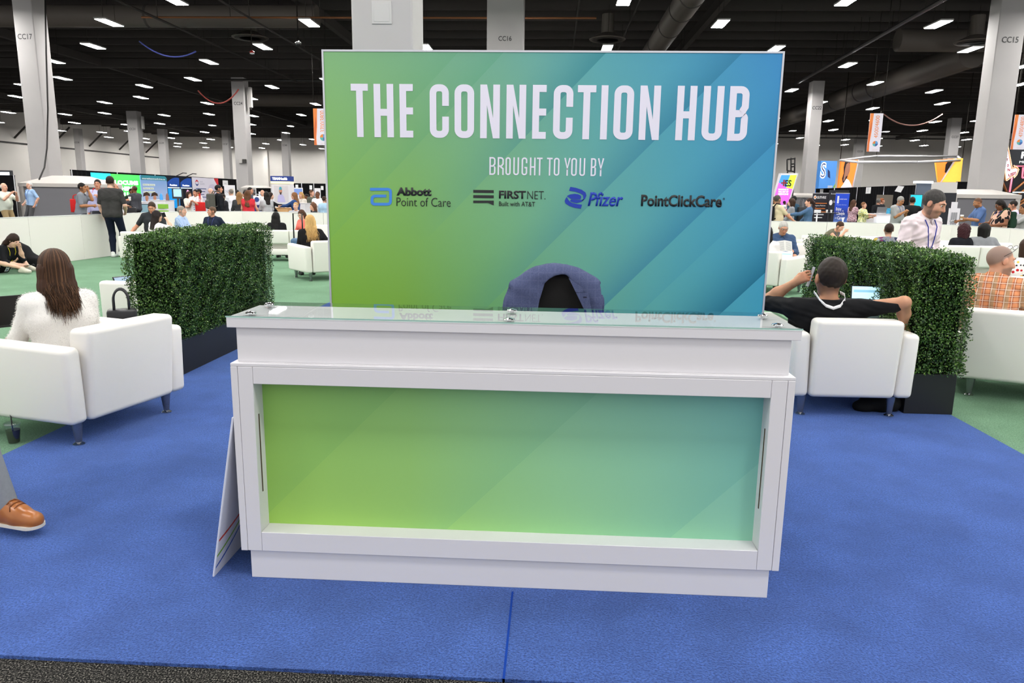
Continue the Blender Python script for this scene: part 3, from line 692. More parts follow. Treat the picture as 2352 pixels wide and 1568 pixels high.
p = atY(556, 370, 55.5); t = thing('wall_box', 'small white box and black camera on pillar CC24', 'box', p)
MB().box(p[0]-.25, p[0]+.02, 55.45, 55.58, p[2]-.15, p[2]+.15, .01).build('case', HOUS, t); MB().box(p[0]+.08, p[0]+.32, 55.35, 55.58, p[2]-.15, p[2]+.15, .01).build('camera_body', DARKL, t)
# grey wraps with white canopies around the pillars' feet
WRAP = mat('wrap_grey', '77767a', .8); CANO = mat('canopy_white', 'c2bdb7', .7)
def wrap(cx, cy, hw, z0, z1, ct, label):
    t = thing('pillar_wrap', label, 'pillar cover', (cx, cy, 0))
    for sx, sy in ((0, -1), (0, 1), (-1, 0), (1, 0)):
        mb = MB(); mb.box(cx+sx*hw-(.05 if sx else hw-.14), cx+sx*hw+(.05 if sx else hw-.14), cy+sy*hw-(.05 if sy else hw-.14), cy+sy*hw+(.05 if sy else hw-.14), 0, z0); mb.build('panel', WRAP, t)
    for sx in (-1, 1):
        for sy in (-1, 1): MB().box(cx+sx*hw-.1, cx+sx*hw+.1, cy+sy*hw-.1, cy+sy*hw+.1, 0, z0+.01).build('corner_post', CANO, t)
    h2 = hw+.12; mb = MB(); A = [(cx+a*h2, cy+b*h2) for a, b in ((-1, -1), (1, -1), (1, 1), (-1, 1))]; Bq = [(cx+a*ct, cy+b*ct) for a, b in ((-1, -1), (1, -1), (1, 1), (-1, 1))]
    for i in range(4):
        j = (i+1) % 4; mb.poly([(*A[i], z0), (*A[j], z0), (*A[j], z0+.16), (*A[i], z0+.16)]); mb.poly([(*A[i], z0+.16), (*A[j], z0+.16), (*Bq[j], z1), (*Bq[i], z1)])
    mb.poly([(*q, z0) for q in A]); mb.build('canopy', CANO, t)
for pa, pb, yy, pe, pt, lb, ct in ((46, 196, 30.6, 423, 403, 'grey wrap with white canopy round the foot of pillar CC17', .56), (2187, 2346, 30.6, 449, 435, 'grey wrap with white canopy round the foot of pillar CC15', .62)):
    a, b_ = atY(pa, pe, yy)[0], atY(pb, pe, yy)[0]; hw = (b_-a)/2-.12; wrap((a+b_)/2, 32.0, hw, atY((pa+pb)/2, pe, yy)[2]-.12, atY((pa+pb)/2, pt, 31.4)[2], ct, lb)
# ------------------------------------------------------------------ low white wall round the lounge
FEN = mat('white_laminate', 'ece9e2', .55, spec=.35); FENC = mat('wall_cap', 'c9cbc9', .5)
def fence_panel(x0, y0, x1, y1, label):
    d = Vector((x1-x0, y1-y0, 0)); L = d.length; a = math.atan2(d.y, d.x)
    t = thing('low_wall_panel', label, 'low wall', (x0, y0, 0), a, 'white panels of the low lounge wall')
    MB().box(.004, L-.004, -.04, .04, 0, .985, .003).build('panel', FEN, t, local=True); MB().box(.002, L-.002, -.043, .043, .985, 1.0, .002).build('cap', FENC, t, local=True)
FX0, FX1, FY = -10.5, 10.35, 19.4
ys = [2.2, 4.7, 7.2, 9.7, 11.9, 13.6, 16.0, 18.0]
for a, b_ in zip(ys, ys[1:]): fence_panel(FX0, a, FX0, b_, f'white low wall panel on the left side, {"near the woman sitting on the floor" if b_ < 12.5 else "by the standing man in black" if b_ < 16.5 else "close to the rear corner"}')
fence_panel(FX0, 18.0, FX0+1.3, FY, 'white slanted low wall panel closing the left rear corner')
xr = [FX0+1.3, -6.6, -4.1, -1.6, .9, 3.4, 5.9, 7.4, 8.7]
YR = 17.3
for i, (a, b_) in enumerate(zip(xr, xr[1:])):
    q = lambda x: FY+(17.4-FY)*max(0, min(1, (x+9.2)/17.0))
    fence_panel(a, q(a), b_, q(b_), f'white low wall panel across the rear, {"left of the backdrop" if b_ < -2 else "behind the backdrop" if b_ < 5 else "right of the backdrop"}')
fence_panel(8.7, 17.4, 10.2, 16.6, 'white slanted low wall panel closing the right rear corner')
for a, b_ in zip([16.6, 14.4, 12, 9.6, 7.2, 4.8], [14.4, 12, 9.6, 7.2, 4.8, 2.4]): fence_panel(10.35-.15*(a > 16), a, 10.35, b_, f'white low wall panel on the right side, {"behind the two women on the sofa" if a > 11.5 else "nearer the front"}')

# ------------------------------------------------------------------ reception desk
LAM = mat('desk_laminate', 'dedbdd', .42, spec=.4); SLOT = mat('slot_brown', '4a3a20', .7); SEAM = mat('seam_grey', '8d8b8c', .7)
D = thing('reception_desk', 'white reception desk with a green graphic front and glass-topped counter', 'desk', (0, .35, 0))
HT, HU, HF, HP, HI = 1.072, 1.041, 1.0578, 1.0256, .9728
def dp(name, *b, m=LAM, bev=.0015): return MB().box(*b, bev, 1).build(name, m, D)
dp('countertop', -HT, HT, .022, .345, 1.022, 1.0605)
dp('riser', -HU, HU, .034, .30, .888, 1.022)
dp('ledge', -HF, HF, .001, .76, .876, .8885)
for s_ in (-1, 1):
    dp('side_panel', *sorted((s_*HF, s_*(HF-.0265))), .0, .76, .121, .8755)
    dp('stile', *sorted((s_*(HF-.028), s_*HI)), .0, .10, .122, .8755)
    x = s_*(HI-.0005); dp('slot', *sorted((x, x-s_*.002)), .034, .040, .36 if s_ < 0 else .36, .68, m=SLOT, bev=0)
dp('top_rail', -HI+.001, HI-.001, 0, .10, .809, .8755); dp('bottom_rail', -HI+.001, HI-.001, 0, .10, .122, .2016)
dp('plinth', -HP, HP, .012, .72, 0, .120); dp('work_surface', -HF+.03, HF-.03, .30, .76, .72, .745); dp('back_board', -HI, HI, .10, .112, .122, .876)
# printed front
G = mat('desk_graphic', '8cc050', .5, spec=.3); s = sep(G, coords(G)); u = math_(G, 'DIVIDE', math_(G, 'ADD', s[0], .97), 1.94, clamp=True); v = math_(G, 'DIVIDE', math_(G, 'SUBTRACT', s[2], .2), .61, clamp=True)
bot = ramp(G, [(0, 'a2cf5e'), (.3, '9ccc6c'), (.6, '9ad292'), (1, '92cfb2')], u); top = ramp(G, [(0, '8fc060'), (.3, '90c478'), (.6, '8ec6a0'), (1, '76b8b6')], u)
g = mixc(G, v, bot, top)
def diag(m, g, sock, edges, vv=None):
    for e, w, amp, col, *fd in edges:
        q = math_(m, 'DIVIDE', math_(m, 'SUBTRACT', sock, e-w), w); q = math_(m, 'MULTIPLY', math_(m, 'POWER', math_(m, 'MAXIMUM', q, 0.), 1.6), math_(m, 'LESS_THAN', sock, e))
        if fd: q = math_(m, 'MULTIPLY', q, math_(m, 'MULTIPLY', math_(m, 'SUBTRACT', vv, fd[0]), fd[1], clamp=True))
        g = mixc(m, math_(m, 'MULTIPLY', q, amp, clamp=True), g, col)
    return g
sd = math_(G, 'SUBTRACT', s[0], s[2])
setc(G, diag(G, g, sd, [(-1.217, .5, .16, '5aa05e'), (-.445, .45, .17, '58a07c'), (.45, .5, .2, '4c9c98')]))
o = MB().box(-HI, HI, .086, .099, .2016, .809).build('graphic_panel', G, D); o.data.transform(Matrix.Translation((0, .35, 0))); o.location = (0, -.35, 0)
# glass plate on stand-off knobs
GL_ = bpy.data.materials.new('plate_glass'); GL_.use_nodes = True; n, L = nodes(GL_); n.clear()
out = N(GL_, 'ShaderNodeOutputMaterial'); mx = N(GL_, 'ShaderNodeMixShader'); tr = N(GL_, 'ShaderNodeBsdfTransparent'); gs = N(GL_, 'ShaderNodeBsdfGlossy'); pass
tr.inputs[0].default_value = (.85, .885, .87, 1); gs.inputs['Roughness'].default_value = .012
geo = N(GL_, 'ShaderNodeNewGeometry'); dt = N(GL_, 'ShaderNodeVectorMath', operation='DOT_PRODUCT'); L.new(geo.outputs['Normal'], dt.inputs[0]); L.new(geo.outputs['Incoming'], dt.inputs[1])
sch = math_(GL_, 'ADD', .07, math_(GL_, 'MULTIPLY', .85, math_(GL_, 'POWER', math_(GL_, 'SUBTRACT', 1., math_(GL_, 'ABSOLUTE', dt.outputs['Value'])), 4.6)))
L.new(sch, mx.inputs[0]); L.new(tr.outputs[0], mx.inputs[1]); L.new(gs.outputs[0], mx.inputs[2]); L.new(mx.outputs[0], out.inputs[0])
EDG = mat('glass_edge', '9fc4b8', .15, spec=.6)
t = thing('glass_countertop', 'clear glass plate laid over the white counter with metal knobs', 'glass plate', (0, .18, 1.0585))
mb = MB(); mb.box(-HT-.002, HT+.002, .020, .347, 1.061, 1.067); mb.b.faces.ensure_lookup_table()
for v_ in mb.b.verts: v_.co.z += .0085*(v_.co.y-.02)/.327
for f in mb.b.faces:
    f.normal_update()
    f.material_index = (1 if f.calc_center_median().y < .1 else 2) if abs(f.normal.z) < .5 else (0 if f.calc_center_median().z > 1.068 else 2)
GLU = bpy.data.materials.new('plate_underside'); GLU.use_nodes = True; n, L = nodes(GLU); n.clear(); out = N(GLU, 'ShaderNodeOutputMaterial'); tr = N(GLU, 'ShaderNodeBsdfTransparent'); L.new(tr.outputs[0], out.inputs[0])
mb.build('glass', [GL_, EDG, GLU], t)
CHR = mat('chrome', 'd8d8d8', .12, 1.)
for px, py in ((576, 717), (619, 700), (1170, 731.5), (1176, 713.5), (1752, 725.5), (1786, 744.5)):
    p = atZ(px, py, 1.073); p[2] = 1.0705+.0085*(p[1]-.02)/.327; k = MB().lathe([(.008, -.0155), (.008, -.0035)], p, 14).lathe([(.0205, -.0035), (.021, -.001), (.0195, .0015), (.003, .0065)], p, 24).build('knob', CHR, t, 30)
# foam board leaning on the desk's left end
FB = mat('foam_board', 'd6d8e4', .6); t = thing('foam_board_sign', 'white foam board with coloured arcs leaning on the left end of the desk', 'sign', (-1.16, .3, 0))
M_ = Matrix.Translation((-1.185, 0, 0)) @ Matrix.Rotation(math.atan2(.118, .66), 4, 'Y')
o = MB().box(0, .008, .0, .56, 0.0, .685, .002, 1, M=M_).build('board', FB, t)
for nm, c, ya, za, yb, zb, sag in (('arc_red', 'c83a2c', .004, .155, .40, .26, .03), ('arc_green', '79b236', .004, .085, .40, .28, .04), ('arc_blue', '1f55b4', .004, .035, .40, .27, .05)):
    mb = MB(); P_ = [(ya+(yb-ya)*q, za+(zb-za)*(q*.6+.4*q*q)-sag*q*(1-q)) for q in np.linspace(0, 1, 12)]
    for (a, z0), (b_, z1) in zip(P_, P_[1:]): mb.poly([M_@Vector((.0085, a, z0)), M_@Vector((.0085, b_, z1)), M_@Vector((.0085, b_, z1+.012)), M_@Vector((.0085, a, z0+.010))])
    mb.build('stripe', mat(nm, c, .5), t)

# ------------------------------------------------------------------ backdrop
X0, X1, YB, ZT = -1.36, 1.58, 2.28, 2.44
t = thing('backdrop_wall', 'tall printed backdrop wall in green and blue reading THE CONNECTION HUB', 'backdrop', (.11, YB, 0)); BD = t
ALU = mat('frame_silver', 'c9c9cd', .35, .6)
MB().box(X0, X0+.012, YB-.004, YB+.06, .02, ZT).build('frame_post', ALU, t); MB().box(X1-.012, X1, YB-.004, YB+.06, .02, ZT).build('frame_post', ALU, t)
MB().box(X0+.012, X1-.012, YB-.004, YB+.06, ZT-.012, ZT).build('frame_rail', ALU, t); MB().box(X0+.012, X1-.012, YB-.004, YB+.06, .02, .032).build('frame_rail', ALU, t)
for x in (X0+.3, X1-.3): MB().box(x-.03, x+.03, YB-.25, YB+.35, .001, .018).build('foot', ALU, t)
m = mat('backdrop_print', '6aa070', .6, spec=.25); s = sep(m, coords(m)); u = math_(m, 'DIVIDE', math_(m, 'ADD', s[0], 1.47), 2.94, clamp=True); v = math_(m, 'DIVIDE', s[2], 2.44, clamp=True)
bot = ramp(m, [(0, '7fb22a'), (.17, '7fb035'), (.38, '6fae66'), (.55, '70b088'), (.75, '60b0a4'), (1, '3f9fb4')], u)
mid = ramp(m, [(0, '86b952'), (.2, '7eb260'), (.42, '76b082'), (.6, '66aa9c'), (.8, '52a2b0'), (1, '4298bc')], u)
top = ramp(m, [(0, '84b67c'), (.2, '78ae84'), (.4, '70aa94'), (.6, '5ca4aa'), (.8, '4c9ab6'), (1, '3f8cc2')], u)
g = mixc(m, math_(m, 'MULTIPLY', math_(m, 'SUBTRACT', v, .6), 2.6, clamp=True), mixc(m, math_(m, 'MULTIPLY', math_(m, 'SUBTRACT', v, .22), 2.6, clamp=True), bot, mid), top)
sd = math_(m, 'ADD', math_(m, 'ADD', s[0], 1.47), math_(m, 'MULTIPLY', math_(m, 'SUBTRACT', 2.44, s[2]), .97))
setc(m, diag(m, g, sd, [(.90, .35, .20, '4f9a66', .3, 1.6), (1.19, .30, .28, '48966c', .35, 1.8), (1.84, .42, .66, '2d7d86', .50, 2.1), (2.69, .38, .58, '24708f', .18, 1.5), (3.46, .42, .5, '1f6c96'), (3.74, .3, .20, '2b7fa2'), (4.27, .5, .8, '0f6580')], v))
o = MB().box(X0+.012, X1-.012, YB, YB+.05, .032, ZT-.012).build('printed_fabric', m, t); o.data.transform(Matrix.Translation((0, YB, 0))); o.location = (0, -YB, 0)
VIN = mat('vinyl_white', 'e6e2ee', .6); VBK = mat('vinyl_black', '1d1e1e', .6); VBL = mat('vinyl_blue', '3f86da', .6); VPF = mat('vinyl_navy', '1236a8', .6)
bx = lambda px, py: atY(px, py, YB-.002)
U_, V_ = (1, 0, 0), (0, 0, 1)
# big heading: letter boxes measured on the photo (left, right at mid height)
z1, z0 = bx(1264, 195)[2], bx(1264, 319)[2]; Hh = z1-z0; tt = .0435
mb = MB(); zb = z0
for ch, a, b_ in (('T', 807, 846), ('H', 859, 904), ('E', 918, 951), ('C', 987, 1031), ('O', 1044, 1089), ('N', 1103, 1148), ('N', 1163, 1208), ('E', 1223, 1257), ('C', 1271, 1316), ('T', 1326, 1368), ('I', 1380, 1394.5), ('O', 1410, 1455), ('N', 1469, 1516), ('H', 1554, 1599), ('U', 1614, 1661), ('B', 1674, 1719)):
    xa, xb = bx(a, 256)[0], bx(b_, 256)[0]
    if ch in 'TI' and ch == 'I': pass
    glyph(mb, ch, 0, xb-xa, Hh, tt, (xa, YB-.0005, zb), U_, V_)
mb.build('heading_lettering', VIN, t)
z1, z0 = bx(1255, 362)[2], bx(1255, 403)[2]; Hh = z1-z0; mb = MB()
px0 = 1124
for ch, a, b_ in (('B', 1124, 1138), ('R', 1143, 1157), ('O', 1161, 1173), ('U', 1179, 1192), ('G', 1198, 1211), ('H', 1217, 1230), ('T', 1233, 1246), ('T', 1256, 1269), ('O', 1272, 1285), ('Y', 1296, 1310), ('O', 1312, 1325), ('U', 1331, 1344), ('B', 1357, 1369), ('Y', 1373, 1387)):
    xa, xb = bx(a, 383)[0], bx(b_, 383)[0]; glyph(mb, ch, 0, xb-xa, Hh, .0095, (xa, YB-.0005, z0), U_, V_)
mb.build('subheading_lettering', VIN, t)
def tx(name, s_, pa, pb, pt, pbm, m_, bold=0., shear=0.):
    a, c = bx(pa, pbm), bx(pb, pt); return text(name, s_, (a[0], YB, a[2]), U_, V_, c[0]-a[0], c[2]-a[2], m_, t, bold, .0015, shear)
mb = MB(); q = lambda px, py: (bx(px, py)[0], bx(px, py)[2])           # rounded ribbon logo
strip(mb, [q(850, 434.5), q(890, 434.5)]+[q(px, py) for px, py in ((894, 435.5), (896.5, 438), (897, 442), (897, 462), (896, 466), (893, 468.3))]+[q(889, 468.8), q(862, 468.8)]+[q(858, 468.3), q(855, 466), (q(854.5, 462)), q(854.5, 457), q(855.5, 453), q(858, 451), q(862, 450), q(887, 450)], .0185, (0, YB-.001, 0), U_, V_); mb.build('sponsor_logo', VBL, t)
tx('sponsor_lettering', 'Abbott', 911, 991, 431, 449, VBK, .045); tx('sponsor_lettering', 'Point of Care', 911, 1035, 454.5, 473, VBK, -.008)
mb = MB()
for y0, y1 in ((436.5, 442.5), (448.5, 454.5)): a, c = q(1087, y1), q(1134, y0); mb.box(a[0], c[0], YB-.002, YB-.0005, a[1], c[1])
mb.prism([q(1087, 466), q(1121, 466), q(1134, 471.5), q(1134, 460.5), q(1087, 460.5)], (0, YB-.001, 0), U_, V_, -.0015); mb.build('sponsor_logo', VBK, t)
tx('sponsor_lettering', 'FIRST', 1146, 1208, 438, 456, VBK, .03); tx('sponsor_lettering', 'NET.', 1211, 1253, 439, 457, VBK, -.012); tx('sponsor_lettering', 'Built with AT&T', 1146, 1229, 463.5, 473, VBK, .0)
mb = MB()                                                              # two interlocking ribbons
for pts in ([(1310, 429), (1322, 431), (1336, 435.5), (1345, 442), (1347, 449), (1344, 456), (1336, 463), (1340, 455), (1339, 448), (1333, 444), (1322, 440), (1307, 438)],
            [(1320, 445), (1328, 446), (1334, 449), (1335, 453), (1333, 458), (1324, 457.5), (1310, 456), (1302, 450), (1309, 446.5)],
            [(1302, 452), (1299, 456), (1297, 462), (1299, 467), (1308, 473), (1320, 477), (1334, 479), (1337, 470), (1325, 468.5), (1315, 466), (1309, 463), (1305, 458)], [(1312, 457.2), (1333, 459.2), (1342, 457.5), (1335, 463.5), (1325, 466.3), (1316, 464.5), (1309, 461.5)]):
    mb.prism([q(*p) for p in pts][::-1], (0, YB-.001, 0), U_, V_, -.0015)
mb.build('sponsor_logo', VPF, t)
tx('sponsor_lettering', 'Pfizer', 1350, 1432, 442, 484 if False else 473, VPF, .02, .22)
tx('sponsor_lettering', 'PointClickCare', 1472, 1659, 449, 473.5, VBK, .03); tx('sponsor_lettering', '®', 1660, 1665, 454, 459.5, VBK, 0)
# ------------------------------------------------------------------ office chair with a jacket
CB = cloth('chair_mesh', '1c1b1a', .2, 300); CP = mat('chair_plastic', '181818', .5)
cx, cyy = .205, 1.17
t = thing('office_chair', 'black office chair behind the desk with a blazer over its back', 'chair', (cx, cyy-.2, 0))
MB().box(cx-.25, cx+.25, cyy-.52, cyy-.04, .43, .50, .03, 3).build('seat', CB, t, 40)
MB().box(cx-.155, cx+.155, cyy-.03, cyy+.03, .60, 1.13, .024, 3, M=None).build('backrest', CB, t, 40)
MB().tube([(cx, cyy-.15, .44), (cx, cyy+.06, .45), (cx, cyy+.07, .7)], .02, 8).build('back_bracket', CP, t, True)
MB().lathe([(.028, .09), (.028, .43)], (cx, cyy-.28, 0), 12).build('gas_column', CHR, t, 30)
for k in range(5):
    a = k*2*math.pi/5+.3; e = (cx+.30*math.cos(a), cyy-.28+.30*math.sin(a))
    l_ = MB().tube([(cx, cyy-.28, .11), (*e, .075)], [.026, .016], 8).build('base_leg', CP, t, True); MB().lathe([(.024, -.01), (.028, 0), (.024, .01)], (0, 0, 0), 12, M=Matrix.Translation((*e, .03))@Matrix.Rotation(1.57, 4, 'X')).build('caster', CP, l_, True)
for s_ in (-1, 1): MB().tube([(cx+s_*.26, cyy-.2, .45), (cx+s_*.29, cyy-.2, .66), (cx+s_*.28, cyy-.38, .67)], .016, 8).build('armrest', CP, t, True)
# jacket: a draped solid over the chair back, open in front
J = thing('blazer', 'dark blue checked blazer hung over the back of the black office chair', 'jacket', (cx, cyy, .55))
def jz(px, py, y=1.11): p = atY(px, py, y); return p[0], p[2]
def polyd(P_, X, Z):
    """signed distance to a polygon in the x-z plane (negative inside)"""
    P_ = np.asarray(P_); d = np.full(np.broadcast(X, Z).shape, 9.); ins = np.zeros(d.shape, bool)
    for (x0, z0), (x1, z1) in zip(P_, np.roll(P_, -1, 0)):
        ex, ez = x1-x0, z1-z0; t_ = np.clip(((X-x0)*ex+(Z-z0)*ez)/(ex*ex+ez*ez+1e-12), 0, 1); d = np.minimum(d, np.hypot(X-x0-t_*ex, Z-z0-t_*ez))
        ins ^= ((z0 > Z) != (z1 > Z)) & (X < (x1-x0)*(Z-z0)/(z1-z0+1e-12)+x0)
    return np.where(ins, -d, d)
OUT = [(1148, 760), (1153, 706), (1161, 677), (1169.5, 650), (1179, 644), (1204, 628), (1229, 614.5), (1253, 608), (1274, 607), (1303, 609.6), (1327, 618), (1349.5, 629), (1370, 639), (1380, 648), (1386.5, 664), (1390, 691), (1390, 710), (1393, 760)]
OPN = [(1222, 760), (1233.6, 706), (1238.5, 688.5), (1244.7, 671), (1250, 654), (1260.7, 643), (1275.5, 635.5), (1290, 633), (1301, 634), (1307.6, 640.4), (1315, 655), (1322.4, 670), (1332, 688.5), (1342, 709.5), (1368, 760)]
OUTP = [jz(*q) for q in OUT]; OUTP = OUTP[:-1]+[(OUTP[-1][0], .56), (OUTP[0][0], .56)]+[OUTP[0]] if False else [(OUTP[0][0], .56)]+OUTP+[(OUTP[-1][0], .56)]
OPNP = [jz(a, b_, 1.04) for a, b_ in OPN]; OPNP = [(OPNP[0][0], .50)]+OPNP+[(OPNP[-1][0], .50)]
D_ = Sdf(.02); xm, zm = (OUTP[0][0]+OUTP[-1][0])/2, 1.22; D_.bx((xm, cyy, .87), (.34, .14, .38), .01)
def jcut(D, X, Y, Z):
    d2 = polyd(OUTP, X, Z); y_ = Y-cyy; r = .055; hy = .075+.012*np.sin(9*X+1)+.0*Z
    q = np.sqrt(np.maximum(d2+r, 0)**2+np.maximum(np.abs(y_)-hy+r, 0)**2)+np.minimum(np.maximum(d2+r, np.abs(y_)-hy+r), 0)-r
    q = q + .004*np.sin(34*X+15*Z+2*np.sin(12*Z))*np.sin(20*Z-9*X)
    for a_ in ((1171, 662, 1166, 720), (1382, 655, 1384, 720)):
        (x0, z0), (x1, z1) = jz(a_[0], a_[1]), jz(a_[2], a_[3]); t_ = np.clip((Z-z0)/(z1-z0), 0, 3); q = q+.010*np.exp(-((X-(x0+(x1-x0)*t_))/.006)**2)*(Z < z0)
    o_ = np.maximum(polyd(OPNP, X, Z), np.maximum(Y-(cyy+.012), -9)); return np.maximum(q, -o_)
D_.custom.append(jcut)
V, F = D_.mesh(.0065)
JM = mat('blazer_wool', '363f5e', .9, spec=.15); cj = coords(JM); sj = sep(JM, cj)
wv = math_(JM, 'MULTIPLY', math_(JM, 'SINE', math_(JM, 'MULTIPLY', sj[0], 900)), math_(JM, 'SINE', math_(JM, 'MULTIPLY', sj[2], 900)))
gr = math_(JM, 'MAXIMUM', math_(JM, 'GREATER_THAN', math_(JM, 'SINE', math_(JM, 'MULTIPLY', sj[0], 150)), .93), math_(JM, 'GREATER_THAN', math_(JM, 'SINE', math_(JM, 'MULTIPLY', sj[2], 150)), .93))
jc = mixc(JM, noise(JM, 160, 4, cj, .7), '2c3350', '5e6686'); jc = mixc(JM, math_(JM, 'MULTIPLY', gr, .10), jc, '7a7f98'); setc(JM, jc)
jb = mesh_np('shell', V, F, JM, J, local=False)
for pts in ([(1250.5, 652), (1236, 655), (1219, 677.5), (1225, 685.5), (1240, 686)], [(1213, 688), (1239.5, 687), (1233, 722), (1210, 722)], [(1306, 638), (1340, 662), (1338, 671), (1322.5, 671)], [(1323, 672), (1352, 672), (1360, 722), (1347, 722)]):
    mb = MB(); P_ = [jz(a, b_, 1.09) for a, b_ in pts]; mb.prism([(x, z) for x, z in P_], (0, cyy-.0865, 0), U_, V_, .007); mb.build('lapel', JM, J)
mb = MB(); a, c = jz(1340, 685, 1.06), jz(1348, 682.5, 1.06); mb.box(a[0], c[0], cyy-.0885, cyy-.0866, a[1], c[1]); mb.build('buttonhole', mat('thread_navy', '10142e', .8), J)
# ------------------------------------------------------------------ hedges in black planters
LEAF = mat('box_leaf', '2f5a22', .34, spec=.6)
cl = N(LEAF, 'ShaderNodeVertexColor'); cl.layer_name = 'Col'; setc(LEAF, cl.outputs[0])
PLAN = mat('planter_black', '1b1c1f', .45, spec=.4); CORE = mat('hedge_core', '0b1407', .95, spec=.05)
def hedge(x0, x1, y0, y1, zp, zt, label, n, cuts):
    t = thing('hedge_planter', label, 'hedge', ((x0+x1)/2, (y0+y1)/2, 0)); c = ((x0+x1)/2, (y0+y1)/2)
    e = [y0]+cuts+[y1]
    for a, b_ in zip(e, e[1:]): MB().box(x0+.02, x1-.02, a+.02, b_-.003, 0, zp, .004).build('planter_box', PLAN, t)
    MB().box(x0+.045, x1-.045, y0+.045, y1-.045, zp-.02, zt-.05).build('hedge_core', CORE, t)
    A = {'-x': (y1-y0)*(zt-zp), '+x': (y1-y0)*(zt-zp), '-y': (x1-x0)*(zt-zp), '+y': (x1-x0)*(zt-zp), '+z': (x1-x0)*(y1-y0)}; tot = sum(A.values()); P, Nn = [], []
    for k, a in A.items():
        m_ = int(n*a/tot); u = RNG.random((m_, 3)); u[:, 0] = x0+u[:, 0]*(x1-x0); u[:, 1] = y0+u[:, 1]*(y1-y0); u[:, 2] = zp+u[:, 2]*(zt-zp)
        ax = 'xyz'.index(k[1]); u[:, ax] = {'x': (x0, x1), 'y': (y0, y1), 'z': (zp, zt)}[k[1]][k[0] == '+']
        nn = np.zeros((m_, 3)); nn[:, ax] = 1 if k[0] == '+' else -1; P.append(u); Nn.append(nn)
    P = np.concatenate(P); Nn = np.concatenate(Nn); m_ = len(P)
    dep = RNG.random(m_)**1.6*.05; lump = .012*(np.sin(9*P[:, 1]+5*P[:, 2])+np.sin(13*P[:, 0]+11*P[:, 2]+3*P[:, 1])+np.sin(23*P[:, 1]-17*P[:, 2]))
    P = P-Nn*(dep-lump-.012-.02*(RNG.random(m_) < .06))[:, None]
    d = unit_rows(Nn*.55+RNG.normal(0, .6, (m_, 3))+np.array([0, 0, .42])); w_ = unit_rows(np.cross(d, unit_rows(RNG.normal(0, .45, (m_, 3))+Nn))); nn = np.cross(w_, d)
    L_ = RNG.uniform(.012, .021, m_)[:, None]; wd = L_*.30
    V = np.stack([P, P+d*L_*.5+w_*wd+nn*L_*.08, P+d*L_, P+d*L_*.5-w_*wd+nn*L_*.08], 1).reshape(-1, 3)
    F = np.arange(m_*4).reshape(-1, 4)
    o = mesh_np('foliage', V, np.concatenate([F[:, [0, 1, 2]], F[:, [0, 2, 3]]]), LEAF, t, smooth=False, local=False)
    base = np.array([lin('2f4f1c')[:3], lin('3f6524')[:3], lin('578032')[:3], lin('86a84e')[:3], lin('1d3311')[:3]])[RNG.choice(5, m_, p=[.34, .30, .18, .07, .11])]
    a = o.data.color_attributes.new('Col', 'FLOAT_COLOR', 'POINT'); a.data.foreach_set('color', np.repeat(np.concatenate([base, np.ones((m_, 1))], 1), 4, 0).astype(np.float32).ravel())
    return t
def unit_rows(a): return a/np.maximum(np.linalg.norm(a, axis=1, keepdims=True), 1e-9)
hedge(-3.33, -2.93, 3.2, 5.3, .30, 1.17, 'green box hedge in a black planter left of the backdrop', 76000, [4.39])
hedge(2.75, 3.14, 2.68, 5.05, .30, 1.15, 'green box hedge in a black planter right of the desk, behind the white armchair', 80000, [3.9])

# ------------------------------------------------------------------ white upholstered seats
UPH = mat('white_leatherette', 'ece8e0', .45, spec=.4); bump(UPH, noise(UPH, 220, 2), .05, .002)
STEEL = mat('leg_steel', '9a9a9e', .25, .9)
def legs4(t, w, d):
    for sx in (-1, 1):
        for sy in (-1, 1):
            l_ = MB().lathe([(.018, .012), (.034, .15)], (sx*(w/2-.11), sy*(d/2-.1), 0), 16).build('leg', STEEL, t, 40, local=True)
            MB().lathe([(.034, 0), (.034, .004), (.018, .016)], (sx*(w/2-.11), sy*(d/2-.1), 0), 18).build('foot', CHR, l_, 40, local=True)
def seat(label, x, y, rz, w=.90, d=.90, arms=True, gap=False, hb=.715, ha=.625, group='white lounge seats'):
    t = thing('armchair' if w < 1.1 else 'sofa', label, 'armchair' if w < 1.1 else 'sofa', (x, y, 0), math.radians(rz), group)
    aw = .125 if arms else 0
    if arms:
        for s_ in (-1, 1):
            a, b_ = sorted((s_*w/2, s_*(w/2-aw))); mb = MB().box(a, b_, -d/2+.012, d/2, .15, ha, .035, 4)
            o = mb.build('arm', UPH, t, 40, local=True)
            for v in o.data.vertices:
                if v.co.z > .3: v.co.z += .02*(v.co.y/d); v.co.x += s_*.012
    nb = 1 if w < 1.1 else 2; bw = (w-2*aw)/nb
    for k in range(nb):
        a = -w/2+aw+k*bw
        o = MB().box(a+.004, a+bw-.004, -d/2, -d/2+.17, .15 if not gap else .40, hb, .035, 4).build('backrest', UPH, t, 40, local=True)
        for v in o.data.vertices: v.co.y -= .045*max(0, v.co.z-.2)/.5
        MB().box(a+.006, a+bw-.006, -d/2+.16, d/2+.0, .275, .43, .04, 4).build('seat_cushion', UPH, t, 40, local=True)
    MB().box(-w/2+aw+.002, w/2-aw-.002, -d/2+(.14 if not gap else .0), d/2-.02, .15, .285, .015, 2).build('base', UPH, t, 40, local=True)
    if gap: MB().box(-w/2+.1, -w/2+.14, -d/2+.05, -d/2+.09, .28, .42).box(w/2-.14, w/2-.1, -d/2+.05, -d/2+.09, .28, .42).build('bracket', STEEL, t, local=True)
    legs4(t, w, d); return t
def rearpos(x, y, rz, d=.9): a = math.radians(rz); return x-math.sin(a)*d/2, y+math.cos(a)*d/2
seat('white armchair with the woman in the fuzzy sweater, left of the desk', *rearpos(-2.525, 1.82, 75.9), 75.9, w=.95)
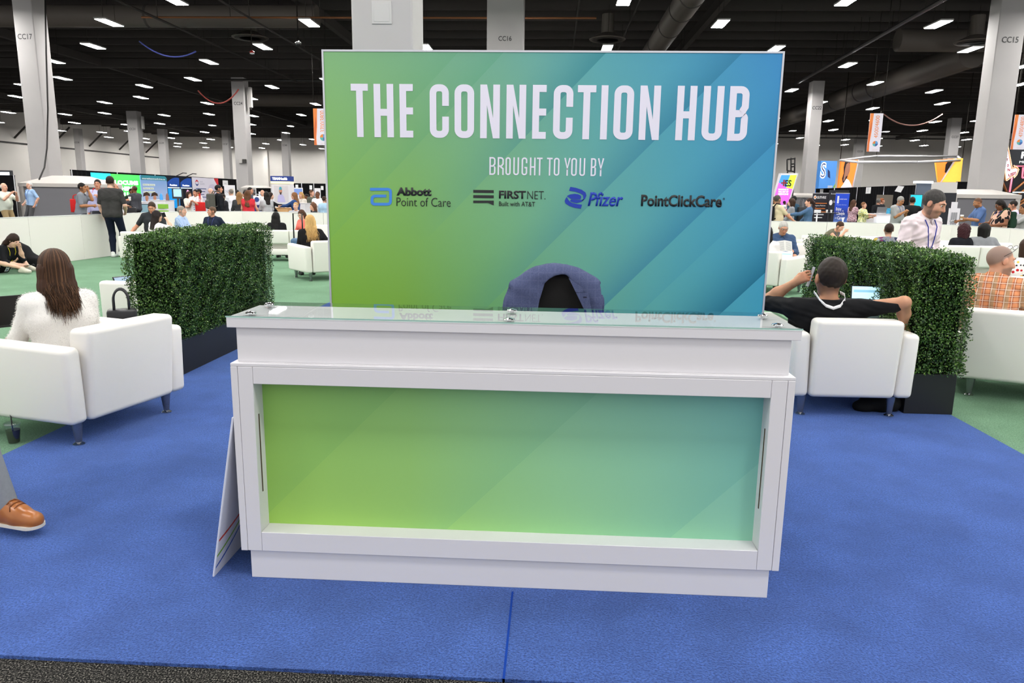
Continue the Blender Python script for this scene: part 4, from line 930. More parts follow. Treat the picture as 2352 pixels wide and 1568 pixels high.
seat('white armchair with the man in black on the phone, right of the desk', *rearpos(2.315, 2.51, 1.5), 1.5, w=.86, d=.88)
seat('white armchair holding the blonde woman in black, left of the backdrop', -4.10, 10.75, 40)
seat('white armchair half hidden by the right edge of the backdrop', 3.9, 10.05, -42)
seat('white armchair of the grey-haired man reading, facing the camera', 4.75, 11.75, 170)
seat('white armchair of the person in tan trousers half hidden behind the left hedge', *atY(372, 560, 4.95)[:2], 90)
seat('white sofa with the man in the orange plaid shirt at the right edge', 4.28, 3.33, -25, w=1.5, d=.85, arms=False)
seat('white sofa behind the left hedge under the man in the dark polo', -8.0, 12.5, -20, w=1.6)
seat('white sofa against the rear wall under the man in the navy polo', -8.3, 17.35, 180, w=1.9, arms=False)
seat('white sofa against the rear wall behind the woman with long black hair', -5.7, 16.9, 180, w=2.0, arms=False)
seat('white armless sofa carrying the woman with long black hair', -5.9, 14.4, 8, w=1.5, d=.8, arms=False, gap=True)
seat('white sofa at the right rear wall with the bowed woman in olive', 7.25, 15.3, 180, w=2.3)
seat('white sofa along the right rear wall behind the floral shirt', 9.0, 13.6, 150, w=1.6, arms=False)
seat('white armless sofa carrying two women with dark hair at right', 7.75, 11.3, 0, w=1.55, d=.8, arms=False, gap=True, hb=.79)
seat('white armchair under the person in the floral shirt behind the hedge', 6.5, 10.95, -12)
seat('white armchair under the person in the white printed shirt at the right edge', *(atY(2368, 560, 6.35)[:2]), -20)
# ------------------------------------------------------------------ small things
def slabthing(name, label, cat, c, rz, dims, m, part='body', bev=.004, tilt=0., parts=()):
    t = thing(name, label, cat, c, rz); M_ = Matrix.Rotation(tilt, 4, 'X')
    MB().box(-dims[0]/2, dims[0]/2, -dims[1]/2, dims[1]/2, 0, dims[2], bev, 2, M=M_).build(part, m, t, local=True)
    for nm, (a, b_, c_, d_, e_, f_), mm in parts: MB().box(a, b_, c_, d_, e_, f_, M=M_).build(nm, mm, t, local=True)
    return t
def orient(t, xa, ya, loc):
    xa = unit(xa); ya = np.asarray(ya, float); ya = unit(ya-xa*(ya@xa)); za = np.cross(xa, ya)
    t.rotation_euler = Matrix((xa, ya, za)).transposed().to_euler(); t.location = tuple(loc)
PHB = mat('phone_black', '141416', .15, spec=.6); PHW = mat('phone_back', 'b9b9c0', .2, .4)
def phone(label, loc, xa=(1, 0, 0), ya=(0, 1, 0), m=None):
    t = thing('phone', label, 'phone', (0, 0, 0)); MB().box(-.037, .037, -.075, .075, -.0045, .0045, .004, 2).build('case', m or PHB, t, local=True); MB().box(-.033, .033, -.070, .070, .0045, .0052).build('screen', PHB, t, local=True)
    orient(t, xa, ya, loc); return t
SCR = mat('screen_glow', 'bfe6f2', .3, emit=1.0); LAPD = mat('laptop_dark', '202124', .35, .4); LAPS = mat('laptop_silver', 'b9bbbe', .3, .7)
def laptop(label, x, y, z, rz, m, open_=105, w=.33, scr=None):
    t = thing('laptop', label, 'laptop', (x, y, z), math.radians(rz))
    MB().box(-w/2, w/2, -.115, .115, 0, .016, .004).build('keyboard_base', m, t, local=True)
    M_ = Matrix.Translation((0, .115, .016)) @ Matrix.Rotation(math.radians(open_-90), 4, 'X').inverted()
    l_ = MB().box(-w/2, w/2, -.004, .004, 0, .225, .003, M=M_).build('lid', m, t, local=True)
    s2 = MB().box(-w/2+.008, w/2-.008, -.0052, -.0042, .010, .217, M=M_).build('display', scr or SCR, l_, local=True)
    if scr is None:
        MB().box(-w/2+.02, w/2-.02, -.0062, -.0053, .17, .19, M=M_).build('toolbar', mat('ui_blue', '8fc4de', .4, emit=.8), l_, local=True); MB().box(-w/2+.03, w/2-.03, -.0062, -.0053, .05, .065, M=M_).build('highlight_bar', mat('ui_yellow', 'd8e23a', .4, emit=.9), l_, local=True)
    return t
CUPW = mat('paper_cup', 'f0eeea', .6); LIDW = mat('cup_lid', 'f4f4f2', .4); BROWN = mat('cup_sleeve', 'b08a60', .8)
def papercup(label, p, sleeve=False):
    t = thing('paper_cup', label, 'cup', p); MB().lathe([(.029, 0), (.041, .105)], (0, 0, 0), 20).build('cup', CUPW, t, 40, local=True)
    MB().lathe([(.043, .103), (.043, .112), (.036, .120), (.034, .119)], (0, 0, 0), 20).build('lid', LIDW, t, 40, local=True)
    if sleeve: MB().lathe([(.0335, .03), (.039, .08)], (0, 0, 0), 20).build('sleeve', BROWN, t, 40, local=True)
    return t
# iced coffee on the floor
CLR = bpy.data.materials.new('clear_plastic'); CLR.use_nodes = True; n, L_ = nodes(CLR); n.clear()
out = N(CLR, 'ShaderNodeOutputMaterial'); mx = N(CLR, 'ShaderNodeMixShader'); tr = N(CLR, 'ShaderNodeBsdfTransparent'); gs = N(CLR, 'ShaderNodeBsdfGlossy'); mx.inputs[0].default_value = .16; tr.inputs[0].default_value = (.93, .94, .94, 1); gs.inputs['Roughness'].default_value = .08
L_.new(tr.outputs[0], mx.inputs[1]); L_.new(gs.outputs[0], mx.inputs[2]); L_.new(mx.outputs[0], out.inputs[0])
p = atZ(33, 1016, 0); t = thing('iced_coffee', 'clear plastic cup of dark iced coffee with a black straw on the carpet', 'drink', p)
MB().lathe([(.031, 0), (.044, .118)], (0, 0, .001), 28).build('cup', CLR, t, 50, local=True); MB().lathe([(.0295, .004), (.0385, .082)], (0, 0, .001), 28).build('coffee', mat('coffee', '1c0d08', .1), t, 50, local=True)
MB().lathe([(.047, .116), (.048, .122), (.044, .128), (.015, .131)], (0, 0, .001), 28).build('lid', CLR, t, 50, local=True); MB().tube([(.0, 0, .03), (-.006, .004, .205)], .0042, 8).build('straw', mat('straw_black', '141414', .4), t, True, local=True)
# side table with bags behind the left armchair
t = thing('side_table', 'small white round side table behind the left armchair', 'table', (-3.28, 2.62, 0))
MB().lathe([(.22, .47), (.225, .475), (.225, .495), (.22, .50)], (0, 0, 0), 32).build('tabletop', LAM, t, 40, local=True); MB().lathe([(.03, .02), (.03, .47)], (0, 0, 0), 16).build('post', STEEL, t, 40, local=True); MB().lathe([(.16, 0), (.16, .012), (.04, .02)], (0, 0, 0), 24).build('foot', STEEL, t, 40, local=True)
def tote(label, x, y, z, rz, w, d, h, m, hh=.13, hm=None, name='tote_bag', hw=.25):
    t = thing(name, label, 'bag', (x, y, z), rz); o = MB().box(-w/2, w/2, -d/2, d/2, 0, h, .02, 3, taper=None).build('bag_body', m, t, 40, local=True)
    for sy in (-1, 1): MB().tube([(-w*hw, sy*d*.3, h-.02)]+[(-w*hw*math.cos(a), sy*d*.3, h+hh*(.45+.55*math.sin(a))) for a in np.linspace(0, math.pi, 12)]+[(w*hw, sy*d*.3, h-.02)], .008, 8).build('handle', hm or m, t, True, local=True)
    return t
BLKB = mat('bag_black', '17171a', .4); REDB = cloth('bag_red', 'cf2a2a', .1); NVB = mat('bag_brown', '3a2c26', .5)
tote('black handbag with two upright loop handles behind the left armchair', -3.05, 2.62, .501, .5, .20, .12, .16, BLKB, .15, name='handbag')
t = thing('phone', 'phone in a pink case lying on the side table behind the left armchair', 'phone', (-3.22, 2.78, .502), .5)
PINK = mat('pink_case', 'e08a86', .5); MB().box(-.08, .08, -.04, .04, 0, .010, .004).build('case', PINK, t, local=True); MB().box(-.076, .076, -.036, .036, .0101, .0108).build('screen', PHB, t, local=True)
t = thing('water_bottle', 'clear water bottle with a blue cap behind the fuzzy sweater', 'bottle', (-3.40, 2.66, .501)); MB().lathe([(.03, 0), (.032, .01), (.032, .12), (.014, .165), (.013, .18)], (0, 0, 0), 20).build('bottle', CLR, t, 50, local=True); MB().lathe([(.017, .175), (.017, .20)], (0, 0, 0), 16).build('cap', mat('cap_blue', '2438b8', .4), t, 40, local=True)
t = thing('purse', 'dark brown purse with a strap beside the water bottle', 'bag', (-3.32, 2.52, .501), .3); MB().box(-.1, .1, -.05, .05, 0, .12, .03, 3).build('purse_body', NVB, t, 40, local=True); MB().tube([(-.1, 0, .08), (-.08, 0, .18), (.0, 0, .21), (.09, 0, .17), (.1, 0, .08)], .009, 8).build('strap', NVB, t, True, local=True)
p = atZ(2062, 948, .0); D_ = Sdf(.04); q = np.array([2.62, 2.78, 0]); D_.el(q+[0, 0, .05], (.14, .10, .07)); D_.el(q+[-.12, -.03, .03], (.08, .06, .045)); D_.el(q+[.09, .02, .05], (.09, .08, .06)); D_.cut((0, 0, .001), (0, 0, -1))
D_.disp = lambda X, Y, Z: .006*np.sin(40*X+20*Z)*np.sin(36*Y+9*X)+0*Z
V, F = D_.mesh(.009); t = thing('cloth_bag', 'crumpled black bag on the blue carpet under the right armchair', 'bag', q); mesh_np('bag_body', V, F, cloth('bag_cloth', '121213', .2), t, local=False)
# suitcase by the blonde woman
p = atY(686, 560, 12.6); t = thing('suitcase', 'blue ribbed suitcase with raised black handle beside the blonde woman', 'suitcase', (p[0], 12.6, 0), .25)
SUI = mat('suitcase_blue', '3a5f80', .35); mb = MB().box(-.15, .15, -.2, .2, .05, .62, .05, 3)
for k in range(-3, 4): mb.box(k*.036-.01, k*.036+.01, -.206, .206, .1, .57, .004)
mb.build('shell', SUI, t, 40, local=True); HB = mat('handle_black', '141414', .4)
mb = MB(); mb.tube([(-.09, .0, .6), (-.09, .0, 1.13), (.09, 0, 1.13), (.09, 0, .6)], .014, 8); mb.build('trolley_handle', HB, t, local=True)
for sx in (-1, 1):
    for sy in (-1, 1): MB().lathe([(.028, -.012), (.028, .012)], (0, 0, 0), 12, M=Matrix.Translation((sx*.11, sy*.16, .028))@Matrix.Rotation(1.57, 4, 'Y')).build('wheel', HB, t, local=True)
papercup('white paper coffee cup on the arm of the reading man\'s chair', (5.12, 11.55, .645))
# backpack helper
def backpack(label, K, m, off=.09, sc=1.):
    t = thing('backpack', label, 'backpack', (0, 0, 0)); s_ = K['s']*sc
    D_ = Sdf(.03); D_.bx((0, 0, -.02), (.15*s_, .085*s_, .21*s_), .05); D_.bx((0, -.08*s_, -.09*s_), (.12*s_, .05*s_, .11*s_), .04)
    V, F = D_.mesh(.016); mesh_np('pack', V, F, m, t)
    for i in (-1, 1): MB().tube([(i*.10*s_, .06, .17*s_), (i*.115*s_, .12, .26*s_), (i*.115*s_, .24, .24*s_), (i*.12*s_, .33, .10*s_), (i*.13*s_, .25, -.10*s_), (i*.13*s_, .08, -.16*s_)], .017, 6).build('strap', m, t, True, local=True)
    R_ = K['Rz']@K['Rt']; t.rotation_euler = Matrix(R_.tolist()).to_euler(); t.location = tuple(K['back']-R_[:, 1]*off); return t
# ------------------------------------------------------------------ exhibition booths
DRAPE = mat('black_drape', '121214', .9, spec=.1); WHT = mat('panel_white', 'e9e7ea', .55); POST = mat('post_alu', 'c2c2c4', .35, .5)
def lit(name, c, e=.75): return mat(name, c, .4, emit=e)
class Panel:
    """an upright flat board: lower-left corner o, unit directions u (right as seen) and v (up), size w x h in metres"""
    def __init__(s, o, u, w, h, v=(0, 0, 1)): s.o, s.u, s.v, s.w, s.h = np.asarray(o, float), unit(u), unit(v), w, h
    def at(s, x, y): return s.o+s.u*s.w*x+s.v*s.h*y
    def rect(s, name, x0, x1, y0, y1, m, par, eps=.004, th=.004): return s.poly(name, [(x0, y0), (x1, y0), (x1, y1), (x0, y1)], m, par, eps, th)
    def poly(s, name, pts, m, par, eps=.004, th=.004):
        n = np.cross(s.u, s.v); return MB().prism([(x*s.w, y*s.h) for x, y in pts], s.o+n*eps, s.u, s.v, th).build(name, m, par)
    def text(s, name, t_, x0, x1, y0, y1, m, par, bold=.0, eps=.006): return text(name, t_, s.at(x0, y0), s.u, s.v, (x1-x0)*s.w, (y1-y0)*s.h, m, par, bold, .0, 0, eps)
    def disc(s, name, x, y, r, m, par, ry=None, eps=.006, n=24): ry = ry or r; return s.poly(name, [(x+r/s.w*math.cos(2*math.pi*k/n), y+ry/s.h*math.sin(2*math.pi*k/n)) for k in range(n)], m, par, eps)
def ypan(p0, p1, t_, b_, y):
    A = atY(p0, b_, y); B_ = atY(p1, b_, y); Tp = atY(p0, t_, y); bz = max(A[2], .02) if b_ < 495 else .03; return Panel((A[0], y, bz), (1, 0, 0), B_[0]-A[0], Tp[2]-bz)
def xpan(p0, p1, t_, b_, x):
    A = atX(p0, b_, x); B_ = atX(p1, b_+.0141*(p1-p0), x); Tp = atX(p0, t_, x); bz = max(A[2], .02) if b_ < 495 else .03; d = 1 if B_[1] > A[1] else -1; return Panel((x, A[1], bz), (0, d, 0), abs(B_[1]-A[1]), Tp[2]-bz)
def board(name, label, cat, P_, m, th=.05, part='panel', group=None):
    t = thing(name, label, cat, (*P_.at(.5, 0)[:2], 0), 0, group); P_.rect(part, 0, 1, 0, 1, m, t, 0, th); return t
def drape(label, P_, n):
    t = thing('black_drape', label, 'curtain', (*P_.at(.5, 0)[:2], 0)); mb = MB(); nrm = np.cross(P_.u, P_.v); k = max(12, int(P_.w/.11)); top, bot = [], []
    for i in range(k+1):
        q = i/k; e = nrm*(.05*math.sin(i*1.9)+.02*math.sin(i*4.3)); top.append(P_.at(q, 1)+e*.6); bot.append(np.array([*(P_.at(q, 0)+e)[:2], .02]))
    V = np.array(top+bot); F = [(i+k+1, i+k+2, i+1, i) for i in range(k)]; mesh_np('curtain', V, F, DRAPE, t, local=False)
    MB().tube([P_.at(0, 1), P_.at(1, 1)], .025, 8).build('rail', DRAPE, t)
    for i in range(n+1): q = P_.at(i/n, 1)+nrm*.07; MB().tube([(q[0], q[1], .0), q+np.array([0, 0, .04])], .022, 8).build('upright', POST, t)
    return t
TXW = mat('print_white', 'f6f6f6', .5); TXW2 = lit('lit_white', 'ffffff', 1.1); TXN = mat('print_navy', '27407f', .5); TXG = mat('print_grey', 'a6a6b4', .5); ORG = mat('print_orange', 'f08a3c', .5); SKN = mat('print_skin', 'c98d72', .6)
def lines(P_, par, x0, x1, y, n, dy, m, h=.02):
    for k in range(n): P_.rect('text_line', x0, x1-(x1-x0)*.25*((k*7) % 3)/2, y-k*dy, y-k*dy+h, m, par, .006, .002)
# --- left aisle, boards on the plane x = -24.3
XL = -24.3
drape('black drape behind the green and cyan posters at left', xpan(172, 548, 391, 500, XL-.15), 5)
c = xpan(219, 262, 396.5, 495, XL); t = board('lit_poster', 'cyan lit poster behind the standing man in black', 'poster', c, lit('lit_cyan', '35cfe2')); c.text('lettering', 'LOCUMS', .08, .92, .72, .86, TXW2, t, .05)
c = xpan(264, 331, 399.5, 495, XL); t = board('lit_poster', 'bright green lit poster reading LOCUMS WHEN YOU NEED', 'poster', c, lit('lit_green', '4fdc5c'))
for k, s_ in enumerate(('LOCUMS', 'WHEN', 'YOU', 'NEED')): c.text('lettering', s_, .08, .08+(.80, .58, .42, .5)[k], .765-k*.135, .865-k*.135, TXW2, t, .06)
c = xpan(330, 389, 402, 495, XL+.5); t = thing('banner', 'blue curved-top banner reading morethanmedicine.ca', 'banner', (XL+.5, c.o[1]+c.w/2, 0)); n_ = 10
BM = mat('sky_blue_print', 'a8c6ee', .5); sp = sep(BM, coords(BM)); setc(BM, ramp(BM, [(0, 'd6dcf4'), (1, '6fa2de')], math_(BM, 'DIVIDE', sp[2], 2.6)))
c.poly('panel', [(0, 0), (1, 0), (1, .93)]+[(1-.10*(1-math.cos(k/6*1.57)), .93+.07*math.sin(k/6*1.57)) for k in range(1, 7)]+[(.02, 1), (0, .98)], BM, t, 0, .06)
c.poly('top_band', [(0, .89), (1, .89), (1, .93)]+[(1-.10*(1-math.cos(k/6*1.57)), .93+.07*math.sin(k/6*1.57)) for k in range(1, 7)]+[(.02, 1), (0, .98)], mat('teal_print', '2f8ea0', .5), t); c.text('lettering', 'morethanmedicine.ca', .05, .93, .905, .945, TXW, t, .03)
for k, (a, b_) in enumerate((('Nova', 'Scotia.'), ('More', 'than'), ('medicine.', ''))):
    c.rect('text_box', .06, (.52, .46, .50)[k], .755-k*.085, .80-k*.085, TXW, t); c.text('lettering', a+' '+b_, .08, (.50, .44, .48)[k], .762-k*.085, .793-k*.085, mat('print_green', '6fae4a', .5), t)
for x in (.12, .42): c.disc('printed_face', x+.05, .47, .17, SKN, t, .22); c.poly('printed_hair', [(x-.09, .5), (x-.06, .58), (x+.06, .61), (x+.16, .57), (x+.17, .51), (x+.05, .53)], mat('print_brown', '40291f', .6), t, .012)
c = xpan(389, 446, 404, 495, XL); t = board('booth_wall', 'dark blue lit booth wall with round arcs beside the pale blue banner', 'booth', c, mat('booth_navy', '0d1626', .4))
for x0 in (.02, .52): c.poly('arc_panel', [(x0+.46*q, .74) for q in (0, 1)]+[(x0+.46*(1-q), .78+.19*math.sin(q*3.1416*.5+1.2)) for q in np.linspace(0, 1, 8)], lit('arc_blue', '3b62b8', .5), t); c.rect('shelf_light', x0, x0+.46, .70, .722, lit('shelf_glow', 'cfe6ff', .9), t); c.text('lettering', 'Position', x0+.08, x0+.36, .755, .80, TXW2, t, .03)
c.rect('blue_screen', .02, .45, .2, .69, lit('deep_cyan', '1187cf', .6), t); c.disc('pink_spot', .80, .55, .22, lit('pink_spot', 'e7a6c8', .6), t, .3)
for k in range(2): q = c.at(.35+.4*k, 1.0); MB().tube([q, q+np.array([.5, 0, .22]), q+np.array([.75, 0, .2])], .03, 6).build('arm_light', DARKL, t)
c = xpan(447, 506, 407, 495, XL); t = board('banner', 'white banner with a red corner and a round red and navy logo', 'banner', c, mat('banner_offwhite', 'ddd9e6', .6)); c.poly('red_corner', [(.82, 1), (1, 1), (1, .74)], mat('print_red', 'd83038', .5), t)
c.poly('logo_top', [(.10, .86), (.13, .92), (.165, .94), (.2, .92), (.23, .86), (.165, .90)], mat('print_red', 'd83038', .5), t); c.poly('logo_bottom', [(.10, .85), (.165, .81), (.23, .85), (.2, .79), (.165, .77), (.13, .79)], TXN, t); c.text('lettering', 'CROSS', .27, .38, .87, .91, TXG, t); c.text('lettering', 'COUNTRY', .27, .45, .81, .85, TXG, t); lines(c, t, .12, .5, .69, 4, .075, TXN); c.disc('printed_circle', .75, .6, .8, mat('print_lilac', 'cfc8dc', .6), t, .6, .003)
c = xpan(512, 524, 414, 427, XL-.04); t = board('sign_card', 'white number card pinned on the black drape above the NES banner', 'sign', c, TXW, .01); lines(c, t, .3, .7, .45, 1, .1, TXG, .06)
c = ypan(519, 543, 425, 500, 33); t = board('banner', 'white NES banner with yellow diamonds beside the black drape', 'banner', c, WHT, .03); c.text('lettering', 'NES', .12, .72, .80, .88, TXG, t); 
for x, y, r in ((.8, .84, .09), (.06, .62, .08)): c.poly('diamond', [(x-r, y), (x, y-r*.9), (x+r, y), (x, y+r*.9)], mat('print_yellow', 'eccb3e', .5), t)
wrap_ = lambda pa, pb, yy, pe, pt, cy, lb: wrap((atY(pa, pe, yy)[0]+atY(pb, pe, yy)[0])/2, cy, (atY(pb, pe, yy)[0]-atY(pa, pe, yy)[0])/2, atY(pa, pe, yy)[2], atY(pa, pt, yy)[2], .6, lb)
wrap_(549, 596, 54.6, 435, 425, 56.1, 'grey wrap with white canopy round the foot of pillar CC24'); wrap_(1824, 1890, 54.6, 453, 443, 56.1, 'grey wrap with white canopy round the foot of pillar CC22')
def table(label, p0, p1, top, y, m, d=.7, name='draped_table'):
    a, b_ = atY(p0, top, y), atY(p1, top, y); t = thing(name, label, 'table', ((a[0]+b_[0])/2, y, 0)); MB().box(a[0], b_[0], y-d/2, y+d/2, 0, a[2]-.02, .02).build('table_cloth', m, t); MB().box(a[0]-.02, b_[0]+.02, y-d/2-.02, y+d/2+.02, a[2]-.018, a[2], .008).build('tabletop', m, t); return a[2], t
table('royal blue draped table left of the woman in red', 524, 556, 463, 26.0, mat('cloth_royal', '27429c', .8)); zt_, _ = table('navy draped table right of the woman in red', 580, 602, 470.5, 25.0, mat('cloth_navy', '1d2f7a', .8))
p = atY(594, 455, 25.0); t = tote('white paper bag with a navy crest on the navy table', p[0], 24.9, zt_, 0, .28, .15, .34, WHT, .06, name='paper_bag'); Pn = Panel((p[0]-.14, 24.82, zt_), (1, 0, 0), .28, .34); Pn.disc('crest', .5, .6, .09, TXN, t, .09, .004)
# counters at left
z_, t = table('white counter with a lime green front before the pale blue banner', 352, 389, 459, 27.5, WHT, .8, 'counter'); c = ypan(364, 388, 468.5, 489, 27.08); c.rect('green_front', 0, 1, .5, 1, mat('lime_print', '8cc63f', .5), t, .01); c.rect('green_front', 0, 1, -.35, .3, mat('lime_print', '8cc63f', .5), t, .01)
z2, t = table('white counter with bottles before the green poster', 286, 334, 462, 28.5, WHT, .7, 'counter')
c = ypan(296, 342, 467.5, 490, 26.0); t = board('monitor', 'grey-blue monitor seen over the low wall by the seated man in black', 'monitor', c, mat('bezel_dark', '2b2d30', .4), .05); c.rect('display', .09, .98, .0, .93, lit('dim_screen', '7fa0ac', .35), t); q = c.at(.5, 0); MB().tube([(q[0], 26.05, 0), (q[0], 26.05, q[2])], .05, 8).build('stand', DARKL, t)
for px, c_, lb in ((298, 'f2f2f0', 'white squeeze bottle on the counter before the green poster'), (312, '6fbf3c', 'green box on the counter before the green poster'), (371, '3f9be0', 'blue leaflet stand on the white counter with the lime front'), (385, '8a5a50', 'small lighthouse model on the white counter with the lime front')):
    y_ = 27.4 if px > 340 else 28.4; q = atY(px, 460, y_); z3 = z_ if px > 340 else z2
    t = thing('counter_item', lb, 'display item', (q[0], y_, z3)); MB().lathe([(.07, 0), (.07, .02), (.055, .2), (.02, .27)], (0, 0, 0), 8 if px in (312, 371) else 16).build('item_body', mat('item_'+c_, c_, .5), t, local=True)
c = ypan(396, 419, 432.5, 456, 30); t = board('kiosk_screen', 'black framed kiosk screen in front of the blue lit booth', 'screen', c, mat('bezel_dark', '2b2d30', .4), .08); c.rect('display', .15, .93, .2, .93, lit('pale_screen', '9fd0ee', .7), t); q = c.at(.5, 0); MB().tube([(q[0], 30.05, 0), (q[0], 30.05, q[2])], .05, 8).build('stand', DARKL, t)
c = ypan(-60, 47, 402.5, 520, 30); drape('black drape booth at the far left edge', c, 1)
c = ypan(-40, 27, 390.5, 403, 30.1); t = board('screen', 'wide framed screen above the black drape at the far left edge', 'screen', c, mat('bezel_dark', '2b2d30', .4), .1); c.rect('display', 0, .93, .0, .7, lit('sign_glow', 'dfe6f2', .9), t)
# --- centre left
c = ypan(626.5, 669, 404, 500, 30); t = thing('kiosk_tower', 'white tower with a blue TEAMHealth header and a doctor poster', 'kiosk', (*c.at(.5, 0)[:2], 0)); c.rect('tower', .02, 1, 0, .86, WHT, t, 0, .5)
hz = 1-11/96.; c.rect('header', 0, 1, .90, 1, mat('header_blue', '1d3c92', .5), t, .06, .6); c.text('lettering', 'TEAMHealth', .10, .90, .925, .975, TXW2, t, .04, .07); c.rect('light_strip', 0, 1, .858, .898, lit('strip_yellow', 'fff2b0', .95), t, .05, .58)
c.rect('poster', .14, .90, .50, .82, mat('poster_pale', 'dcd8da', .6), t); c.disc('printed_face', .49, .715, .07, SKN, t, .11, .008); c.poly('printed_cap', [(.41, .74), (.43, .785), (.49, .80), (.55, .785), (.57, .74)], mat('print_teal', '49a8bd', .6), t, .012); c.poly('printed_scrubs', [(.30, .50), (.33, .61), (.43, .66), (.55, .66), (.66, .61), (.74, .50)], mat('print_lavender', 'c4c0e8', .6), t, .010); c.poly('printed_beard', [(.43, .70), (.45, .655), (.49, .64), (.53, .655), (.55, .70), (.49, .685)], mat('print_brown', '40291f', .6), t, .014)
lines(c, t, .38, .68, .44, 2, .045, TXN, .02); c.text('lettering', 'TEAMHealth', .30, .78, .28, .31, TXN, t)
table('light wooden counter at the foot of the TEAMHealth tower', 627.5, 667, 476.5, 25.6, mat('maple', 'd9aa72', .5), .6, 'counter')
drape('black drape behind the crowd between the TEAMHealth tower and the backdrop', ypan(669, 752, 421.5, 500, 42), 3); drape('black drape left of the TEAMHealth tower', ypan(592, 627, 433, 500, 40), 1)
for p0, p1, t_, b_, lb in ((679, 685, 424, 433, 'left'), (711, 717, 425.5, 435, 'middle'), (737, 743, 427, 436, 'right')): c = ypan(p0, p1, t_, b_, 41.92); t = board('sign_card', f'{lb} white number card hung on the black drape beside the backdrop', 'sign', c, TXW, .01); lines(c, t, .3, .7, .5, 1, .1, TXG, .06)
c = ypan(670, 678, 426, 500, 36); t = board('banner', 'narrow pale banner directly right of the TEAMHealth tower', 'banner', c, mat('banner_lilac', 'd8d6ea', .6), .03); c.rect('printed_mark', .4, .7, .88, .93, TXN, t)
c = ypan(677, 698, 431, 500, 37); t = board('banner', 'white and blue banner behind the blonde woman in beige', 'banner', c, WHT, .03); c.rect('blue_field', .05, .95, .80, .97, mat('print_skyblue', '7f9fe0', .5), t)
c = ypan(725, 738, 432, 500, 38); board('banner', 'white banner behind the bespectacled man in the white shirt', 'banner', c, WHT, .03)
c = ypan(597, 611, 440, 500, 30); t = board('banner', 'white banner behind the bald man near the TEAMHealth tower', 'banner', c, WHT, .03); c.rect('printed_mark', .15, .7, .9, .93, mat('print_cyan', '58b4d8', .5), t)
table('white booth counter right of the light wooden counter', 690, 707, 466, 24.4, WHT, .6, 'counter')
# --- hanging aisle signs
def aisle(num, p0, p1, t_, b_, y):
    c = ypan(p0, p1, t_, b_, y); t = thing('hanging_banner', f'white and orange hanging aisle banner numbered {num}', 'banner', tuple(c.at(.5, .5)), 0, 'hanging aisle banners'); c.rect('panel', 0, 1, 0, 1, mat('aisle_white', 'e6e3ee', .6), t, 0, .03)
    c.poly('orange_edge', [(0, 0), (.17, 0), (.15, .2), (.22, .5), (.24, .8), (.26, 1), (0, 1)], ORG, t); c.poly('orange_wave', [(.05, .0), (.12, 0), (.10, .25), (.20, .6), (.16, .8), (.03, .45)], mat('print_rust', 'd86a34', .5), t, .007)
    text('lettering', num, c.at(.74, .36), (0, 0, 1), (-1, 0, 0), c.h*.58, c.w*.30, ORG, t, .0, 0, 0, .01)
    for k, cc in enumerate(('5a9fd6', 'e8893a', '58b0a8', '3a62a8')): c.poly('globe_emblem', [(.60, .21)]+[(.60+.21*math.cos(a), .21+.21*c.w/c.h*math.sin(a)) for a in np.linspace(k*1.5708, (k+1)*1.5708, 8)], mat('globe_'+cc, cc, .5), t, .007)
    c.text('lettering', '2024', .42, .80, .03, .065, mat('print_peach', 'e0cfc8', .5), t)
    for x in (.05, .95): q = c.at(x, 1); MB().tube([q, (q[0], q[1], CH-.7)], .012, 5).build('wire', PIPED, t)
aisle('3700/3800', 722, 757, 249, 333, 40); aisle('4500/4600', 1990.5, 2020, 260, 348, 40); aisle('4700/4800', 2321, 2352, 263, 343, 38)
# --- right side
XR = 21.3
def pxprism(mb, pts, y, th): return mb.prism([(atY(a, b_, y)[0], atY(a, b_, y)[2]) for a, b_ in pts], (0, y, 0), (1, 0, 0), (0, 0, 1), th)
t = thing('leaning_lightbox', 'leaning magenta, blue and lime lit sign with a red cross and the letters ES', 'sign', (*atY(1800, 460, 48)[:2], 0)); y = 48
pxprism(MB(), [(1766, 508), (1797, 508), (1834, 398), (1794, 398)][::-1] if False else [(1762, 514.5), (1798, 514.5), (1834, 397.5), (1793, 397.5)], y, .4).build('frame', WHT, t)
for nm, pts, c_ in (('magenta_field', [(1773, 470), (1811, 463), (1820, 434), (1806, 431), (1789, 419)], 'e25fe0'), ('blue_field', [(1789, 419), (1806, 431), (1809, 420), (1815, 402), (1795, 402)], '3f8fe6'), ('lime_field', [(1806, 431), (1820, 434), (1830, 402), (1815, 402), (1809, 414)], 'c4ea3a'), ('violet_field', [(1767, 490), (1805, 486), (1811, 463), (1773, 470)], 'b95fe2')): pxprism(MB(), pts, y-.02, .01).build(nm, lit('field_'+c_, c_, .7), t)
RC = mat('cross_red', 'a82c22', .5); LK = mat('letter_black', '131313', .5); a = atY(1800, 420, y); k_ = (y+2.67)/FPX
mb = MB(); mb.box(a[0]-6*k_, a[0]+6*k_, y-.05, y-.035, a[2]-1.4*k_, a[2]+1.4*k_); mb.box(a[0]-1.6*k_, a[0]+1.6*k_, y-.051, y-.036, a[2]-7*k_, a[2]+7*k_); mb.build('cross', RC, t); q = atY(1802, 428, y); text('lettering', 'ES', (q[0], y-.04, q[2]), (1, 0, 0), (0, 0, 1), 14*k_, 14*k_, LK, t, .03, 0)
for k, s_ in enumerate(('WORKING IN', 'THE ART OF', 'MEDICINE')): q = atY(1787, 437+k*5.2, y); text('lettering', s_, (q[0], y-.03, q[2]), (1, 0, 0), (0, 0, 1), 22*k_, 3.6*k_, TXW2, t, .03, 0)
t = thing('truss_tower', 'black open truss frame above the leaning magenta sign', 'truss', tuple(atY(1817, 395, 52))); mb = MB()
